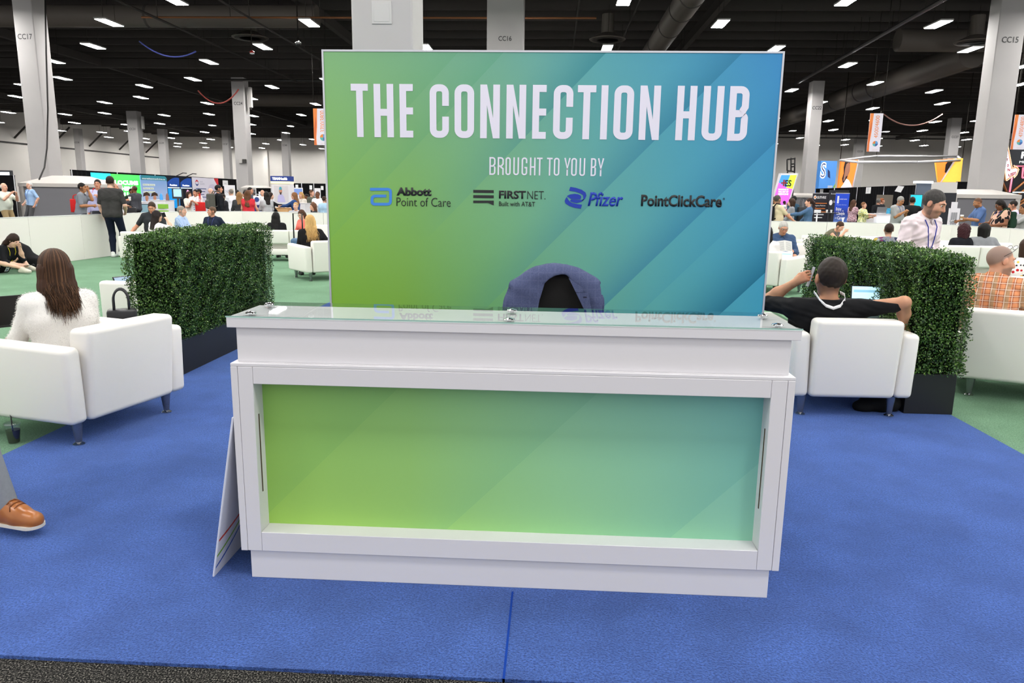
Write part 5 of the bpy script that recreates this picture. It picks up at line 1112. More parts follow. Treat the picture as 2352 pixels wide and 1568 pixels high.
for a, b_ in (((1808, 366), (1808, 392)), ((1808, 366), (1826, 364)), ((1826, 362), (1825, 394)), ((1817, 362), (1817, 394)), ((1808, 392), (1825, 394)), ((1817, 377), (1826, 376)), ((1817, 383), (1826, 382))): mb.tube([atY(*a, 52), atY(*b_, 52)], .05, 5)
mb.build('frame', mat('truss_black', '1c1a1a', .6), t)
for x_ in (1809, 1825): q = atY(x_, 394, 52); MB().tube([(q[0], 52, 0), q], .05, 6).build('leg', mat('truss_black', '1c1a1a', .6), t)
c = ypan(1872, 1909, 369, 520, 64); t = board('lit_tower', 'tall blue lit tower with a big white S beside pillar CC22', 'sign', c, lit('tower_blue', '4f8fd8', .5), 1.0); c.text('lettering', 'S', .02, .36, .70, .98, TXW2, t, .05); c.text('lettering', 'S', .05, .32, .72, .96, TXN, t, -.01, .02)
for x0, y0 in ((.55, .56), (.5, .28)): lines(c, t, x0, x0+.3, y0, 2, .03, TXW, .018)
c.poly('navy_splash', [(.45, .86), (.6, .82), (.66, .7), (.5, .73)], TXN, t); c.poly('green_leaf', [(.88, .55), (1, .62), (1, .48)], mat('lime_print', '8cc63f', .5), t)
# suspended square sign with two portraits
t = thing('suspended_sign', 'suspended white frame carrying orange portrait lightboxes at right', 'sign', tuple(atY(2060, 400, 58))); mb = MB()
fr_ = [((1930, 368), 58), ((2013, 358), 66), ((2200, 359), 66), ((2210, 368), 58), ((2105, 372), 52), ((1970, 372), 52)]
P_ = [atY(*a, y) for a, y in fr_]
for a, b_ in zip(P_, P_[1:]+P_[:1]): mb.tube([a, b_], .09, 8)
mb.build('frame', WHT, t)
for a in (P_[0], P_[3], P_[1]): MB().tube([a, (a[0], a[1], CH-.7)], .03, 5).build('wire', PIPED, t)
OM = lit('lit_orange', 'ff8a35', .75); OM2 = lit('lit_amber', 'ffc24e', .8); HAIRP = mat('print_hair', '2a1a18', .6); y = 57.6
pxprism(MB(), [(1925, 432), (1955, 432), (1971, 366.5), (1932, 370)], y, .25).build('lightbox', OM, t); pxprism(MB(), [(1957, 432), (1959, 432), (1974, 366), (1971, 366)], y-.01, .3).build('edge_trim', WHT, t)
pxprism(MB(), [(1938, 384), (1941, 372), (1948, 369.5), (1952, 374), (1952, 384), (1947, 404), (1943, 418), (1936, 420), (1934, 410), (1938, 398)], y-.03, .01).build('printed_hair', HAIRP, t)
pxprism(MB(), [(1941, 388), (1944, 377), (1949, 373), (1953, 378), (1952, 393), (1948, 403), (1943, 405), (1939, 416), (1937, 414)], y-.05, .01).build('printed_face', SKN, t); pxprism(MB(), [(1930, 432), (1936, 424), (1944, 410), (1950, 414), (1955, 424), (1957, 432)], y-.06, .01).build('printed_coat', lit('print_coat', 'f2eef6', .6), t)
pxprism(MB(), [(2156, 418), (2206, 418), (2212, 363), (2149, 367)], y, .25).build('lightbox', OM2, t); pxprism(MB(), [(2154, 418), (2164, 418), (2190, 364), (2149, 367)], y-.02, .01).build('orange_field', OM, t); pxprism(MB(), [(2170, 396), (2172, 378), (2180, 367), (2192, 366), (2184, 380), (2176, 398)], y-.04, .01).build('printed_hair', HAIRP, t); pxprism(MB(), [(2160, 418), (2163, 418), (2198, 364), (2194, 364)], y-.06, .02).build('edge_trim', WHT, t)
# drapes and banners
c = xpan(1866, 2096, 434, 520, XR); drape('black drape behind the Guthrie and blue banners at right', c, 4)
c = ypan(1862.5, 1898, 443, 500, 45); t = board('banner', 'black Guthrie roll-up banner with orange rules behind the denim jacket', 'banner', c, mat('banner_charcoal', '2a2830', .5), .03); c.rect('top_bar', 0, 1, .985, 1.01, POST, t, .01, .05); c.text('lettering', 'GUTHRIE', .27, .86, .83, .91, TXW, t, .02); c.disc('shield_logo', .15, .87, .09, TXW, t, .12); c.disc('shield_logo', .15, .87, .05, ORG, t, .07, .009)
for y0 in (.68, .42): c.rect('orange_rule', .2, .95, y0, y0+.022, ORG, t)
c.text('lettering', 'Emergency Medicine', .08, .86, .59, .645, TXW, t); c.text('lettering', 'Opportunities', .2, .86, .50, .56, ORG, t, .02); lines(c, t, .2, .8, .33, 2, .09, TXW, .03)
c = ypan(1899, 1944, 436, 505, 43.5); t = board('booth_wall', 'black Guthrie booth wall between the two roll-up banners', 'booth', c, mat('wall_blueblack', '1a1c24', .5), .05); c.text('lettering', 'Be something bold. Be Guthrie.', .10, .9, .87, .92, TXW, t); c.disc('shield_logo', .12, .66, .10, TXW, t, .16); c.text('lettering', 'Guthrie', .24, .5, .66, .72, TXW, t)
c = ypan(1915, 1946.5, 443, 499, 39); t = thing('banner', 'bright blue roll-up banner reading Enjoy your Lifestyle and Career', 'banner', (*c.at(.5, 0)[:2], 0)); BB = mat('banner_blue', '1f4fd0', .5); sp = sep(BB, coords(BB)); setc(BB, ramp(BB, [(0, 'cfc0c8'), (.16, '5f86d8'), (.45, '20348c'), (.62, '1c4cd2'), (1, '1a4ede')], math_(BB, 'DIVIDE', math_(BB, 'SUBTRACT', sp[2], float(c.o[2])), c.h))); c.rect('panel', 0, 1, 0, 1, BB, t, 0, .03)
c.rect('top_bar', 0, 1, .985, 1.005, POST, t, .01, .05); c.rect('logo_mark', .13, .26, .72, .92, TXW, t); c.text('lettering', 'medical center', .3, .85, .82, .86, TXW, t); c.text('lettering', 'Enjoy', .10, .50, .50, .61, TXW, t, .02); c.text('lettering', 'your', .54, .68, .49, .53, TXW, t); c.text('lettering', 'Lifestyle', .18, .76, .38, .49, TXW, t, .02); c.text('lettering', 'and', .08, .22, .30, .35, TXW, t); c.text('lettering', 'Career', .26, .82, .28, .37, TXW, t, .02); c.text('lettering', 'Physician Services', .12, .84, .665, .69, TXW, t)
for p0, p1, t_, b_, y, lb in ((1883, 1890, 434.5, 444, 44.5, 'white card above the black Guthrie roll-up banner'), (1988, 1999, 430, 444.5, 36, 'white card on the black drape above the woman in yellow print')): c = xpan(p0, p1, t_, b_, XR-.07); t = board('sign_card', lb, 'sign', c, TXW, .01); lines(c, t, .3, .7, .7, 3, .2, TXG, .05)
t = thing('sign_card', 'tilted white card hung on the black drape near the grey-shirted man', 'sign', tuple(atY(2066, 435, 34))); pxprism(MB(), [(2055, 439), (2069, 442), (2077, 428), (2063, 426.5)], 34, .01).build('panel', TXW, t)
c = ypan(2009, 2046, 447, 500, 33); t = board('banner', 'brownish photo banner behind the man in the black suit', 'banner', c, mat('banner_taupe', '6c6459', .6), .03); c.rect('photo_glow', .3, .9, .35, .6, mat('print_tan', '9c8a70', .6), t)
z_, t = table('white counter with a glowing front and laptop near the right drape', 1998, 2049, 490, 25.5, WHT, .7, 'counter'); c = ypan(2013, 2048, 499, 513, 25.12); c.rect('glow_panel', 0, 1, 0, 1, lit('counter_glow', 'e6f2fa', .9), t, .01)
q = atY(2021, 489, 25.4); laptop('silver laptop open on the white glowing counter at right', q[0], 25.4, z_, 180, LAPS, 100, .34, LAPS)
for px, c_, lb in ((2040, '3aa0c8', 'stack of teal boxes on the white glowing counter'), (2047, '2f78b0', 'blue canister on the white glowing counter')): q = atY(px, 489, 25.4); t = thing('counter_item', lb, 'display item', (q[0], 25.4, z_)); MB().box(-.1, .1, -.1, .1, 0, .12, .01).box(-.08, .08, -.08, .08, .122, .2, .01).build('item_body', mat('item_'+c_, c_, .5), t, local=True)
a, b_ = atY(1888, 488, 30), atY(1926, 488, 30); t = thing('high_table', 'black high table with cups before the Guthrie booth', 'table', ((a[0]+b_[0])/2, 30, 0)); r_ = (b_[0]-a[0])/2; m_ = mat('table_black', '17171a', .4)
MB().lathe([(r_, a[2]-.03), (r_, a[2])], ((a[0]+b_[0])/2, 30, 0), 32).build('tabletop', m_, t, 40); MB().lathe([(.05, .02), (.04, a[2]-.03)], ((a[0]+b_[0])/2, 30, 0), 12).build('post', m_, t, 40); MB().lathe([(.3, 0), (.3, .02), (.05, .04)], ((a[0]+b_[0])/2, 30, 0), 24).build('foot', m_, t, 40)
for px, lb in ((1897, 'left'), (1907, 'right')): q = atY(px, 487, 30); papercup(f'{lb} white cup on the black high table', (q[0], 29.9, a[2]))
for px, t_, lb in ((1877, 489, 'white sign plate on a post left of the black high table'), (1936.5, 500, 'white post stand below the bright blue banner')):
    q = atY(px, t_, 22); t = thing('sign_stand', lb, 'sign stand', (q[0], 22, 0)); MB().tube([(q[0], 22, 0), q], .022, 8).build('post', WHT, t); MB().lathe([(.15, 0), (.15, .015)], (q[0], 22, 0), 20).build('foot', WHT, t)
    if px < 1900: MB().box(q[0]-.1, q[0]+.1, 21.95, 22.02, q[2], q[2]+.1, .01).build('plate', WHT, t)
# kiosks near pillar CC15
c = ypan(2088, 2117, 446, 479, 28.3); t = board('television', 'turquoise wall television behind the man in the black shirt', 'television', c, mat('bezel_dark', '2b2d30', .4), .08); c.rect('display', .02, .93, .04, .96, lit('turquoise', '18b4c4', .75), t)
c = ypan(2096, 2128, 419.5, 520, 28.4); t = board('booth_wall', 'glossy grey-blue booth wall behind the turquoise television', 'booth', c, mat('booth_steel', '5b6676', .25), .1); c.rect('light_cap', -.15, 1.02, .99, 1.03, lit('cap_glow', 'dfe8f4', .9), t, .1, .3)
c = ypan(2128, 2187, 418, 520, 29); t = board('booth_wall', 'plain white booth wall right of the turquoise television', 'booth', c, mat('booth_offwhite', 'd8d4ce', .6), .1); c.rect('dark_panel', .34, 1.0, .1, .82, mat('wall_blueblack', '1a1c24', .5), t, .03)
drape('small black drape behind pillar CC15 on its left', ypan(2186, 2212, 418, 500, 36), 1)
c = ypan(2181, 2203, 478, 502, 22.5); t = board('brochure_rack', 'white rack of grey leaflets behind the low wall by the blue polo', 'rack', c, WHT, .12); c.rect('header', 0, .65, 1.0, 1.15, WHT, t)
for k in range(3): c.rect('leaflet', .08+k*.22, .26+k*.22, .25, .9, mat('leaflet_grey', '9a9a9e', .5), t, .03)
c.rect('tray', 0, 1, 0, .22, WHT, t, .05)
for sx in (.1, .9): q = c.at(sx, 0); MB().tube([(q[0], 22.6, 0), (q[0], 22.6, q[2])], .02, 6).build('leg', POST, t)
# black and copper booth
y = 40; t = thing('booth_wall', 'black booth with copper diagonal bars at the right edge', 'booth', (*atY(2360, 480, y)[:2], 0)); c = ypan(2292, 2440, 340, 530, y); c.rect('panel', 0, 1, 0, 1, mat('booth_black', '17171b', .4), t, 0, .3)
COP = mat('copper', 'd08a54', .4, .3); PNK = lit('pink_tube', 'ff8fa8', .9)
for a, b_ in (((2296, 402), (2312, 441)), ((2300, 448), (2306, 462)), ((2326, 440), (2352, 418)), ((2340, 446), (2380, 414)), ((2344, 464), (2390, 430)), ((2330, 480), (2380, 446))): MB().tube([atY(*a, y-.05), atY(*b_, y-.05)], .06, 6).build('copper_bar', COP, t)
for a, b_ in (((2319, 441), (2326, 400)), ((2328, 382), (2390, 378)), ((2350, 384), (2348, 408)), ((2348, 408), (2390, 405))): MB().tube([atY(*a, y-.06), atY(*b_, y-.06)], .045, 6).build('neon_tube', PNK, t)
MB().tube([atY(2326, 441.5, y-.3), atY(2400, 441.5, y-.3)], .03, 6).build('light_line', lit('line_glow', 'dff6ff', 1.2), t)
c = ypan(2318, 2430, 340, 379, y-1.0); t = board('booth_header', 'black header board with white letters above the copper booth', 'sign', c, mat('header_black', '22262c', .3), .4); c.text('lettering', 'R', .22, .36, .40, .80, TXW2, t, .03); c.text('lettering', 'MEDICAL', .20, .62, .12, .26, TXW2, t)
q0, q1 = c.at(.05, 0), c.at(.95, 0)
for q in (q0, q1): MB().box(q[0]-.06, q[0]+.06, y-.4, y-.28, 0, q[2]).build('post', mat('booth_black', '17171b', .4), t)
y = 38.8; t = thing('arrow_sign', 'white arrow-shaped sign with red letters BET ON US!! and bulb border', 'sign', tuple(atY(2320, 370, y)))
A_ = [(2302, 340), (2315, 333), (2325, 386), (2331, 384), (2329, 379), (2338, 384), (2341, 389), (2336, 402), (2330, 409), (2328, 404), (2312, 416), (2310, 414)]
pxprism(MB(), A_[::-1], y, .12).build('border', COP, t); cx_ = sum(a for a, _ in A_)/12; cy_ = sum(b for _, b in A_)/12
I_ = [(2304.5, 343), (2313.5, 337), (2323, 389), (2333, 386), (2338, 389), (2334, 400), (2330, 405), (2328, 401), (2313, 411), (2312, 411)]
pxprism(MB(), I_[::-1], y-.02, .02).build('face', lit('arrow_face', 'ece8f2', .5), t); RL = mat('letter_red', 'b8282c', .5); k_ = (y+2.67)/FPX
for s_, px, py, w_, h_ in (('B', 2307, 351, 4.5, 6), ('E', 2308.5, 361, 4, 5.5), ('T', 2310, 370, 4.2, 5.5), ('O', 2311.5, 383.5, 4.5, 6), ('N', 2313.5, 393.5, 5, 6)): q = atY(px, py, y); text('lettering', s_, (q[0], y-.03, q[2]), (.99, 0, .1), (-.1, 0, .99), w_*k_, h_*k_, RL, t, .04, 0)
q = atY(2316, 406.5, y); text('lettering', 'US!!', (q[0], y-.03, q[2]), (.92, 0, .38), (-.30, 0, .95), 16*k_, 6.5*k_, RL, t, .04, 0)
BUL = lit('bulb_glow', 'ffd9b0', 1.5)
mb = MB()
for a, b_ in zip(A_, A_[1:]+A_[:1]):
    a, b_ = np.array(a, float), np.array(b_, float); n_ = max(2, int(np.linalg.norm(b_-a)/2.2))
    for i in range(n_):
        e = a+(b_-a)*i/n_; e = e+(np.array([cx_, cy_])-e)*.05; p = atY(*e, y); mb.lathe([(.02, -.02), (.02, .01)], (p[0], y-.012, p[2]), 6)
bl = mb.build('bulbs', BUL, t); bl['kind'] = 'stuff'
for dx in (2305, 2322): q = atY(dx, 345, y); MB().tube([q+np.array([0, .08, 0]), (q[0], y+.08, CH-.7)], .02, 5).build('wire', PIPED, t)
# ------------------------------------------------------------------ people
WSH = mat('shoe_white', 'e8e8e6', .5)
def pattern(name, base, cols, scale=9., thr=.0, stretch=(1, 1, 1)):
    if name in MATS: return MATS[name]
    m = mat(name, base, .85, spec=.2); mp = N(m, 'ShaderNodeMapping'); mp.inputs['Scale'].default_value = stretch; m.node_tree.links.new(coords(m), mp.inputs[0])
    v = N(m, 'ShaderNodeTexVoronoi'); v.inputs['Scale'].default_value = scale; m.node_tree.links.new(mp.outputs[0], v.inputs['Vector'])
    sr = sep(m, v.outputs['Color']); n = len(cols); st = []
    for i, c in enumerate(cols): st.append((i/n, c))
    setc(m, mixc(m, math_(m, 'LESS_THAN', v.outputs['Distance'], thr or .5), base, ramp(m, st, sr[0], 'CONSTANT'))); return m
def stripes(name, c0, c1, f, ax=0, th=.3):
    if name in MATS: return MATS[name]
    m = mat(name, c0, .85, spec=.2); s = sep(m, coords(m)); setc(m, mixc(m, math_(m, 'GREATER_THAN', math_(m, 'SINE', math_(m, 'MULTIPLY', s[ax], f)), th), c0, c1)); return m
BL_ = dict(skin='8a5a3c'); P = person
SK1, SK2, SK3, SK4, SK5 = 'd9a68c', 'c98f72', 'a9744f', '7a4d33', 'e0b49c'
# left, beyond the low wall
k = P('elderly man in a pale shirt holding up a phone at the left edge', 8, 420, 20, -100, top='cfd6c8', pants='9a8662', skin=SK1, hair=('fringe', 'c8c4be'), R=(-.08, .36, .02), L=(-.08, .34, .0), belly=.02)
phone('phone held up by the elderly man at the left edge', k['hR']+[0, 0, .05], (0, 1, 0), (.2, 0, 1))
P('white-haired man in a light blue shirt with a badge by the grey pillar wrap', 66, 417, 25, 150, top='9cbbe0', pants='4a4a4c', skin=SK1, hair=('short', 'd8d6d2'), lany='3a55a8', R=(.12, .10, -.42), L='hip', turn=25, vox=.014)
k = P('dark-haired man in a grey polo leaning on the wall with a hand on his cheek', 189, 420, 17.2, -70, top='7b8088', pants='33363c', skin=SK3, hair=('short', '15120f'), R=(-.02, .26, -.26), L=(-.14, .16, .14), collar='2b3240', lean=8, vox=.012, turn=-10)
tote('red tote bag hanging behind the man in the grey polo', *(k['hip']+np.array([-.24, .22, -.02])), .4, .32, .12, .36, REDB, .12)
k = P('man in a black T-shirt and navy trousers standing with his back turned at the wall', 253, 405, 14.35, 8, top='3a3938', pants='161c2e', skin=SK5, hair=('short', '241a15'), shoes=WSH, L=(.05, .14, -.50), R=(.0, .20, -.40), legs={-1: (-.06, .0, .095), 1: (.07, .10, .095)}, vox=.010, fold=.002, nod=10, turn=6)
k = P('man in a lavender shirt with red straps behind the black T-shirt man', 223, 412, 18.2, -160, top='b9bce0', sleeve='long', pants='33363c', skin=SK2, hair=('short', '12100e'), L='chest'); backpack('red backpack on the man in the lavender shirt', k, REDB)
k = P('balding man in a black shirt holding a white cup beside the green poster', 263, 421, 20.3, -75, top='1c1c1e', pants='2a2a2e', skin=SK2, hair=('fringe', '241c18'), R=(-.04, .36, -.16), L=(.0, .30, -.34), vox=.014)
papercup('white cup held by the balding man beside the green poster', k['hR']-[0, 0, .04]); tote('black jacket-like bag over the arm of the balding man', *(k['hL']-[0, 0, .32]), .3, .30, .10, .30, BLKB, .05, name='shoulder_bag')
P('bald man in a charcoal jacket looking at the green poster', 308, 426, 23, 75, top='45464c', sleeve='long', pants='2c2c30', skin=SK4, hair=('buzz', '1a1512'), L='hold', R='hold'); P('man in a dark green top behind the man in the charcoal jacket', 301, 433, 25.5, -120, top='1d3024', sleeve='long', pants='202022', skin=SK4, hair=('short', '14110f'))
# lounge, left
P('seated man in a dark polo with sunglasses pushed up on his head', 347, 465, 13.9, -155, 'sit', top='2f3236', pants='3a3c40', skin=SK2, hair=('short', '3c2b20'), lean=14, nod=18, turn=-8, R='rest', L='lap', glasses=False, vox=.011, collar='2a2d31', belly=.03)
k = P('woman with long dark hair in a white top talking on a phone', 361, 484, 12.9, -28, 'sit', 'f', top='e9e6e4', sleeve='long', pants='3a3a40', skin=SK5, hair=('long', '1b1210'), R=(.08, .12, .14, 1, .1, -.6), L='lap', side=6, vox=.011)
phone('black phone at the ear of the woman in the white top', k['hR']+k['Rz']@np.array([-.045, .0, .03]), k['Rz']@np.array([0, 1, .3]), (0, .2, 1))
k = P('seated grey-haired man in a light blue striped shirt in profile', 417, 473, 15.6, -85, 'sit', top='a9bfe0', pants='c8c4b8', skin=SK1, hair=('short', '8c8378'), R=(-.06, .36, -.24), L=(-.10, .36, -.24), belly=.06, lean=4, vox=.011, collar='a9bfe0', topm=stripes('blue_stripes', 'b5c8e6', '8fa9d6', 260, 0, .2))
t = thing('bottle', 'small bottle in the hands of the man in the striped shirt', 'bottle', k['hR']+[0, 0, -.06]); MB().lathe([(.028, 0), (.028, .1), (.012, .13), (.012, .15)], (0, 0, 0), 12).build('bottle_body', CLR, t, 40, local=True)
P('smiling man in a navy polo with a badge seated against the rear wall', 486, 480, 16.6, 172, 'sit', top='1d2638', pants='3a3c44', skin=SK2, hair=('short', '5a4433'), L='rest', R=(.12, .20, -.40), turn=-38, lany='4a5590', collar='1a2233', vox=.010)
k = P('woman in black sitting on the floor looking down at her phone', 39, 551, 10.6, -95, 'floor', 'f', top='15161a', sleeve='mid', pants='101012', skin=SK5, hair=('long', '2a1a14'), shoes=cloth('shoe_cream', 'cfcabb'), R=(-.06, .32, -.30), L=(-.14, .24, .02), lean=34, nod=24, lany='d8c62a', vox=.010, legs={1: (.10, .55, .10), -1: (-.28, .36, .10)}, s=.95)
phone('phone in the hand of the woman sitting on the floor', k['hR']+[.06, 0, .0], (0, 1, 0), (1, 0, .15))
t = thing('backpack', 'large black backpack lying behind the woman on the floor', 'backpack', (*atY(55, 600, 11.35)[:2], 0)); D_ = Sdf(.05); D_.rc((0, 0, .22), .19, (.25, 0, .14), .13); D_.rc((0, 0, .34), .15, (-.1, 0, .42), .12); D_.bx((.12, 0, .12), (.25, .14, .12), .05); D_.cut((0, 0, .002), (0, 0, -1)); V, F = D_.mesh(.015); mesh_np('pack', V, F, cloth('pack_black', '17171a', .2), t); MB().tube([(.2, -.1, .24), (.3, -.14, .1), (.32, -.12, .03)], .016, 6).build('strap', BLKB, t, True, local=True)
# near left: white fuzzy sweater
FUZ = cloth('fuzzy_white', 'f0ede8', .05, 120)
k = P('woman with long brown hair in a fluffy white sweater seated with her back to us', 124, 607, 1.98, 52, 'sit', 'f', top='f0ede8', topm=FUZ, toptag='sweater', sleeve='long', pants='c9c2b4', skin=SK5, hair=('long', '3b2415'), L=(.02, .36, -.34), R=(.02, .34, -.36), lean=4, turn=-14, vox=.008, hairlen=.16, s=.98)
o = k['shirt']; me = o.data; nv = len(me.vertices); co = np.empty(nv*3, np.float32); me.vertices.foreach_get('co', co); co = co.reshape(-1, 3); no = np.empty(nv*3, np.float32); me.vertices.foreach_get('normal', no); no = no.reshape(-1, 3)
ii = RNG.integers(0, nv, 26000); c0 = co[ii]+RNG.normal(0, .003, (26000, 3)); d0 = unit_rows(no[ii]*.8+RNG.normal(0, .55, (26000, 3))+[0, 0, -.25]); w0 = unit_rows(np.cross(d0, RNG.normal(0, 1, (26000, 3)))); L0 = RNG.uniform(.006, .015, 26000)[:, None]
V = np.stack([c0-w0*.0011, c0+w0*.0011, c0+d0*L0], 1).reshape(-1, 3); p_ = mesh_np('sweater_pile', V, np.arange(78000).reshape(-1, 3), FUZ, k['root'], smooth=False); p_['kind'] = 'stuff'
def strands(K, c, n, zend, spread=.13, r=.0032):
    mb = MB(); s_ = K['s']; inv = K['M'].inverted(); cc = [c, c, 'x']
    for i in range(n):
        az = RNG.uniform(-2.3, 2.3); q = RNG.uniform(0, 1); pts = []
        rr = RNG.uniform(.985, 1.03)
        for th in np.linspace(.08, 1.62, 8): pts.append(K['HR']((math.sin(az)*.093*rr*math.sin(th), -.02-math.cos(az)*.112*rr*math.sin(th), .036+.107*rr*math.cos(th))))
        pts.append(K['HR']((math.sin(az)*.094*rr, -.022-math.cos(az)*.112*rr, -.07)))
        e = K['T']((math.sin(az)*spread*.62+RNG.normal(0, .012), -.115-.03*math.cos(az)+RNG.normal(0, .008), .5+zend+RNG.normal(0, .03)+.05*abs(math.sin(az)))); a = pts[-1]
        w_ = RNG.uniform(-.02, .02)
        for t_ in (.35, .7, 1.): pts.append(a+(e-a)*t_+K['Rz']@np.array([w_*math.sin(t_*5), -.018*math.sin(t_*3.14), 0]))
        mb.tube([inv@Vector(p) for p in pts], [r*.7]+[r]*8+[r*.9, r*.7, r*.25], 4, cap=False)
    return mb.build('hair_strands', hairmat(c), K['root'], True, local=True)
strands(k, '3a2618', 620, -.17, r=.0022); strands(k, '644630', 260, -.18, r=.002)
laptop('black laptop held open by the woman in the fluffy sweater', *(atY(22, 745, 2.35)), 52+180, LAPD, 108, .36, PHB)
# standing leg at the left edge
ank = atZ(14, 1172, .10); fa = math.radians(-101); fw = np.array([-math.sin(fa), math.cos(fa)]); rt = np.array([math.cos(fa), math.sin(fa)]); rx, ry = ank[:2]-fw*.40-rt*.10
u_, v_ = where((rx, ry, 1.78)) if False else (0, 0)
def pix(p): q = np.asarray(p)-CAMP; d = q@CF; return 1176+FPX*(q@CR)/d, 784-FPX*(q@CU)/d
pu, pv = pix((rx+.02*fw[0], ry+.02*fw[1], 1.78)); TAN = mat('shoe_tan', '9c5a26', .32, spec=.5); setc(TAN, mixc(TAN, noise(TAN, 14, 3), '8a4c1e', 'b06c32'))
k = P('person in grey trousers and a tan leather shoe stepping in at the left edge', pu, pv, ry+.02*fw[1], -101, top='8a93a0', pants='82858a', skin=SK1, hair=('short', '3a2a20'), shoes=TAN, legs={1: (.10, .40, .10), -1: (-.10, -.18, .095)}, vox=.008, L=(.0, -.12, -.50), R=(.0, -.12, -.50))
shoes_ = [c for c in k['root'].children if c.name.startswith('shoe')]; sh_ = shoes_[1]
f = k['foot'][1]; fz = f[2]-.085*k['s']; mb = MB(); pts = [(math.sin(a)*(.050 if math.cos(a) > 0 else .045)+f[0], f[1]+(.145 if math.cos(a) > 0 else -.05)+math.cos(a)*.048, 0) for a in np.linspace(0, 2*math.pi, 25)[:-1]]
mb.prism([(x, y_) for x, y_, _ in pts], (0, 0, max(fz, .0)+.012), (1, 0, 0), (0, 1, 0), .014); mb.build('sole', mat('sole_white', 'd8d2c4', .6), sh_, local=True)
mb = MB()
zt = lambda q: f[2]-.035*(q+.02)/.09+.0475*k['s']
for q in (.025, .045, .065, .085): mb.tube([(f[0]-.028, f[1]+q, zt(q)-.012), (f[0]-.012, f[1]+q+.002, zt(q)-.001), (f[0]+.012, f[1]+q+.002, zt(q)-.001), (f[0]+.028, f[1]+q, zt(q)-.012)], .0032, 6)
mb.tube([(f[0], f[1]+.03, zt(.03)+.002), (f[0]+.022, f[1]+.055, zt(.055)-.004), (f[0]+.042, f[1]+.075, zt(.075)-.024)], .0026, 5); mb.tube([(f[0], f[1]+.03, zt(.03)+.002), (f[0]-.022, f[1]+.055, zt(.055)-.004), (f[0]-.043, f[1]+.07, zt(.07)-.026)], .0026, 5); mb.build('laces', mat('lace_tan', '7a4216', .6), sh_, True, local=True)
# person behind the left hedge
P('person in tan trousers seated behind the left hedge with a tablet', 372, 556, 4.95, 92, 'sit', top='8f96a4', sleeve='long', pants='8a7558', skin=SK1, hair=('short', '4a382a'), L='read', R='read', lean=16, s=.92, vox=.013, legs={-1: (-.15, .44, .09), 1: (.05, .46, .20)})
q = atY(296, 652, 4.95); slabthing('tablet', 'tablet held up behind the left end of the left hedge', 'tablet', q-[0, 0, .1], 1.2, (.25, .012, .20), PHB, 'case', .004, -.45, (('display', (-.115, .115, -.0075, -.0062, .012, .188), lit('tablet_glow', '8fa6bc', .4)),))
# middle left seats
P('woman with long straight black hair seen from behind on the armless sofa', 634, 487, 14.65, 5, 'sit', 'f', top='141416', sleeve='long', pants='1c1c20', skin=SK2, hair=('long', '0e0c0c'), hairlen=.34, vox=.011, L='lap', R='lap', wide=1.05)
P('woman in a coral jacket with glasses and brown hair', 690, 483, 15.9, 140, 'sit', 'f', top='e07264', sleeve='long', pants='2a2c30', skin=SK5, hair=('long', '4a2f1f'), glasses=True, nod=18, turn=20, vox=.011, L='lap', R='lap')
k = P('blonde woman in a black top seen from behind in the left armchair', 711, 495, 11.0, 32, 'sit', 'f', top='131315', sleeve='mid', pants='1a1a1e', skin=SK5, hair=('long', 'c9a368'), hairlen=.26, vox=.010, L='lap', R='rest', lean=6, wide=1.1)
strands(k, 'c9a368', 160, -.26, .18, .005)
# crowd beyond the rear wall, left
P('brown-haired woman in a cream top beside the man with the red bag', 434, 440, 24.2, -120, sex='f', top='e6ddd0', pants='55565c', skin=SK1, hair=('bob', '3a241a'), L='hold', R='hold')
k = P('man in a white polo with a red bag on his shoulder', 448, 435, 23.5, 178, top='eceae8', pants='2c3242', skin=SK2, hair=('short', '1c1512'), L='chest', R='chest', lany='9a9aa0', vox=.013, collar='e6e4e2')
tote('red tote bag on the shoulder of the man in the white polo', *(k['hip']+np.array([.20, -.10, -.05])), .2, .34, .12, .34, REDB, .30, hw=.06)
P('man with an arm raised behind the man in the white polo', 456, 434, 25.2, 120, top='e4e4e6', pants='3a3c44', skin=SK3, hair=('short', '15110f'), L='up')
P('bald man in a light blue shirt before the white banner', 484, 432, 26.6, -60, top='b9cdea', sleeve='long', pants='2c3040', skin=SK5, hair=('bald', '8a7a6c'))
k = P('man in a black suit wearing a grey backpack', 502, 424.5, 20.9, -50, top='191b20', sleeve='long', pants='17181c', skin=SK2, hair=('short', '0f0d0d'), vox=.012, turn=-15, toptag='suit_jacket', hem=.22); backpack('grey backpack on the man in the black suit', k, cloth('pack_grey', '55554f', .2), .12, 1.15)
P('woman in black peering past the man in the black suit', 511, 445, 22.6, 150, sex='f', top='26262a', sleeve='long', pants='202024', skin=SK5, hair=('short', '2a1f1a'))
P('grey-haired man in a white shirt with a pale blue strap', 530, 434, 25.2, 60, top='ecedf0', pants='3a3c44', skin=SK1, hair=('short', '7a746c'), L='hold', R='down')
P('man in a white shirt with dark hair behind the NES banner', 545, 436, 27.4, 10, top='eaeaea', pants='33353c', skin=SK3, hair=('short', '17120f'))
P('woman with blond-brown hair in a dark jacket seen from behind', 549, 441, 20.8, 25, sex='f', top='3b3c3f', sleeve='long', pants='3b3c3f', skin=SK5, hair=('long', '8a6640'), L='down', R='down', hem=.2, toptag='jacket')
P('woman in a sleeveless red dress seen from behind', 569, 437, 20.4, 5, sex='f', top='c8323c', sleeve='none', dress=True, skin=SK1, hair=('long', '5a3a24'), hairlen=.34, L='down', R='down', vox=.013)
P('tall man with cropped dark hair beyond the woman in red', 575, 430, 26.4, -90, top='4a4d55', pants='2b2c30', skin=SK2, hair=('short', '1d1613'))
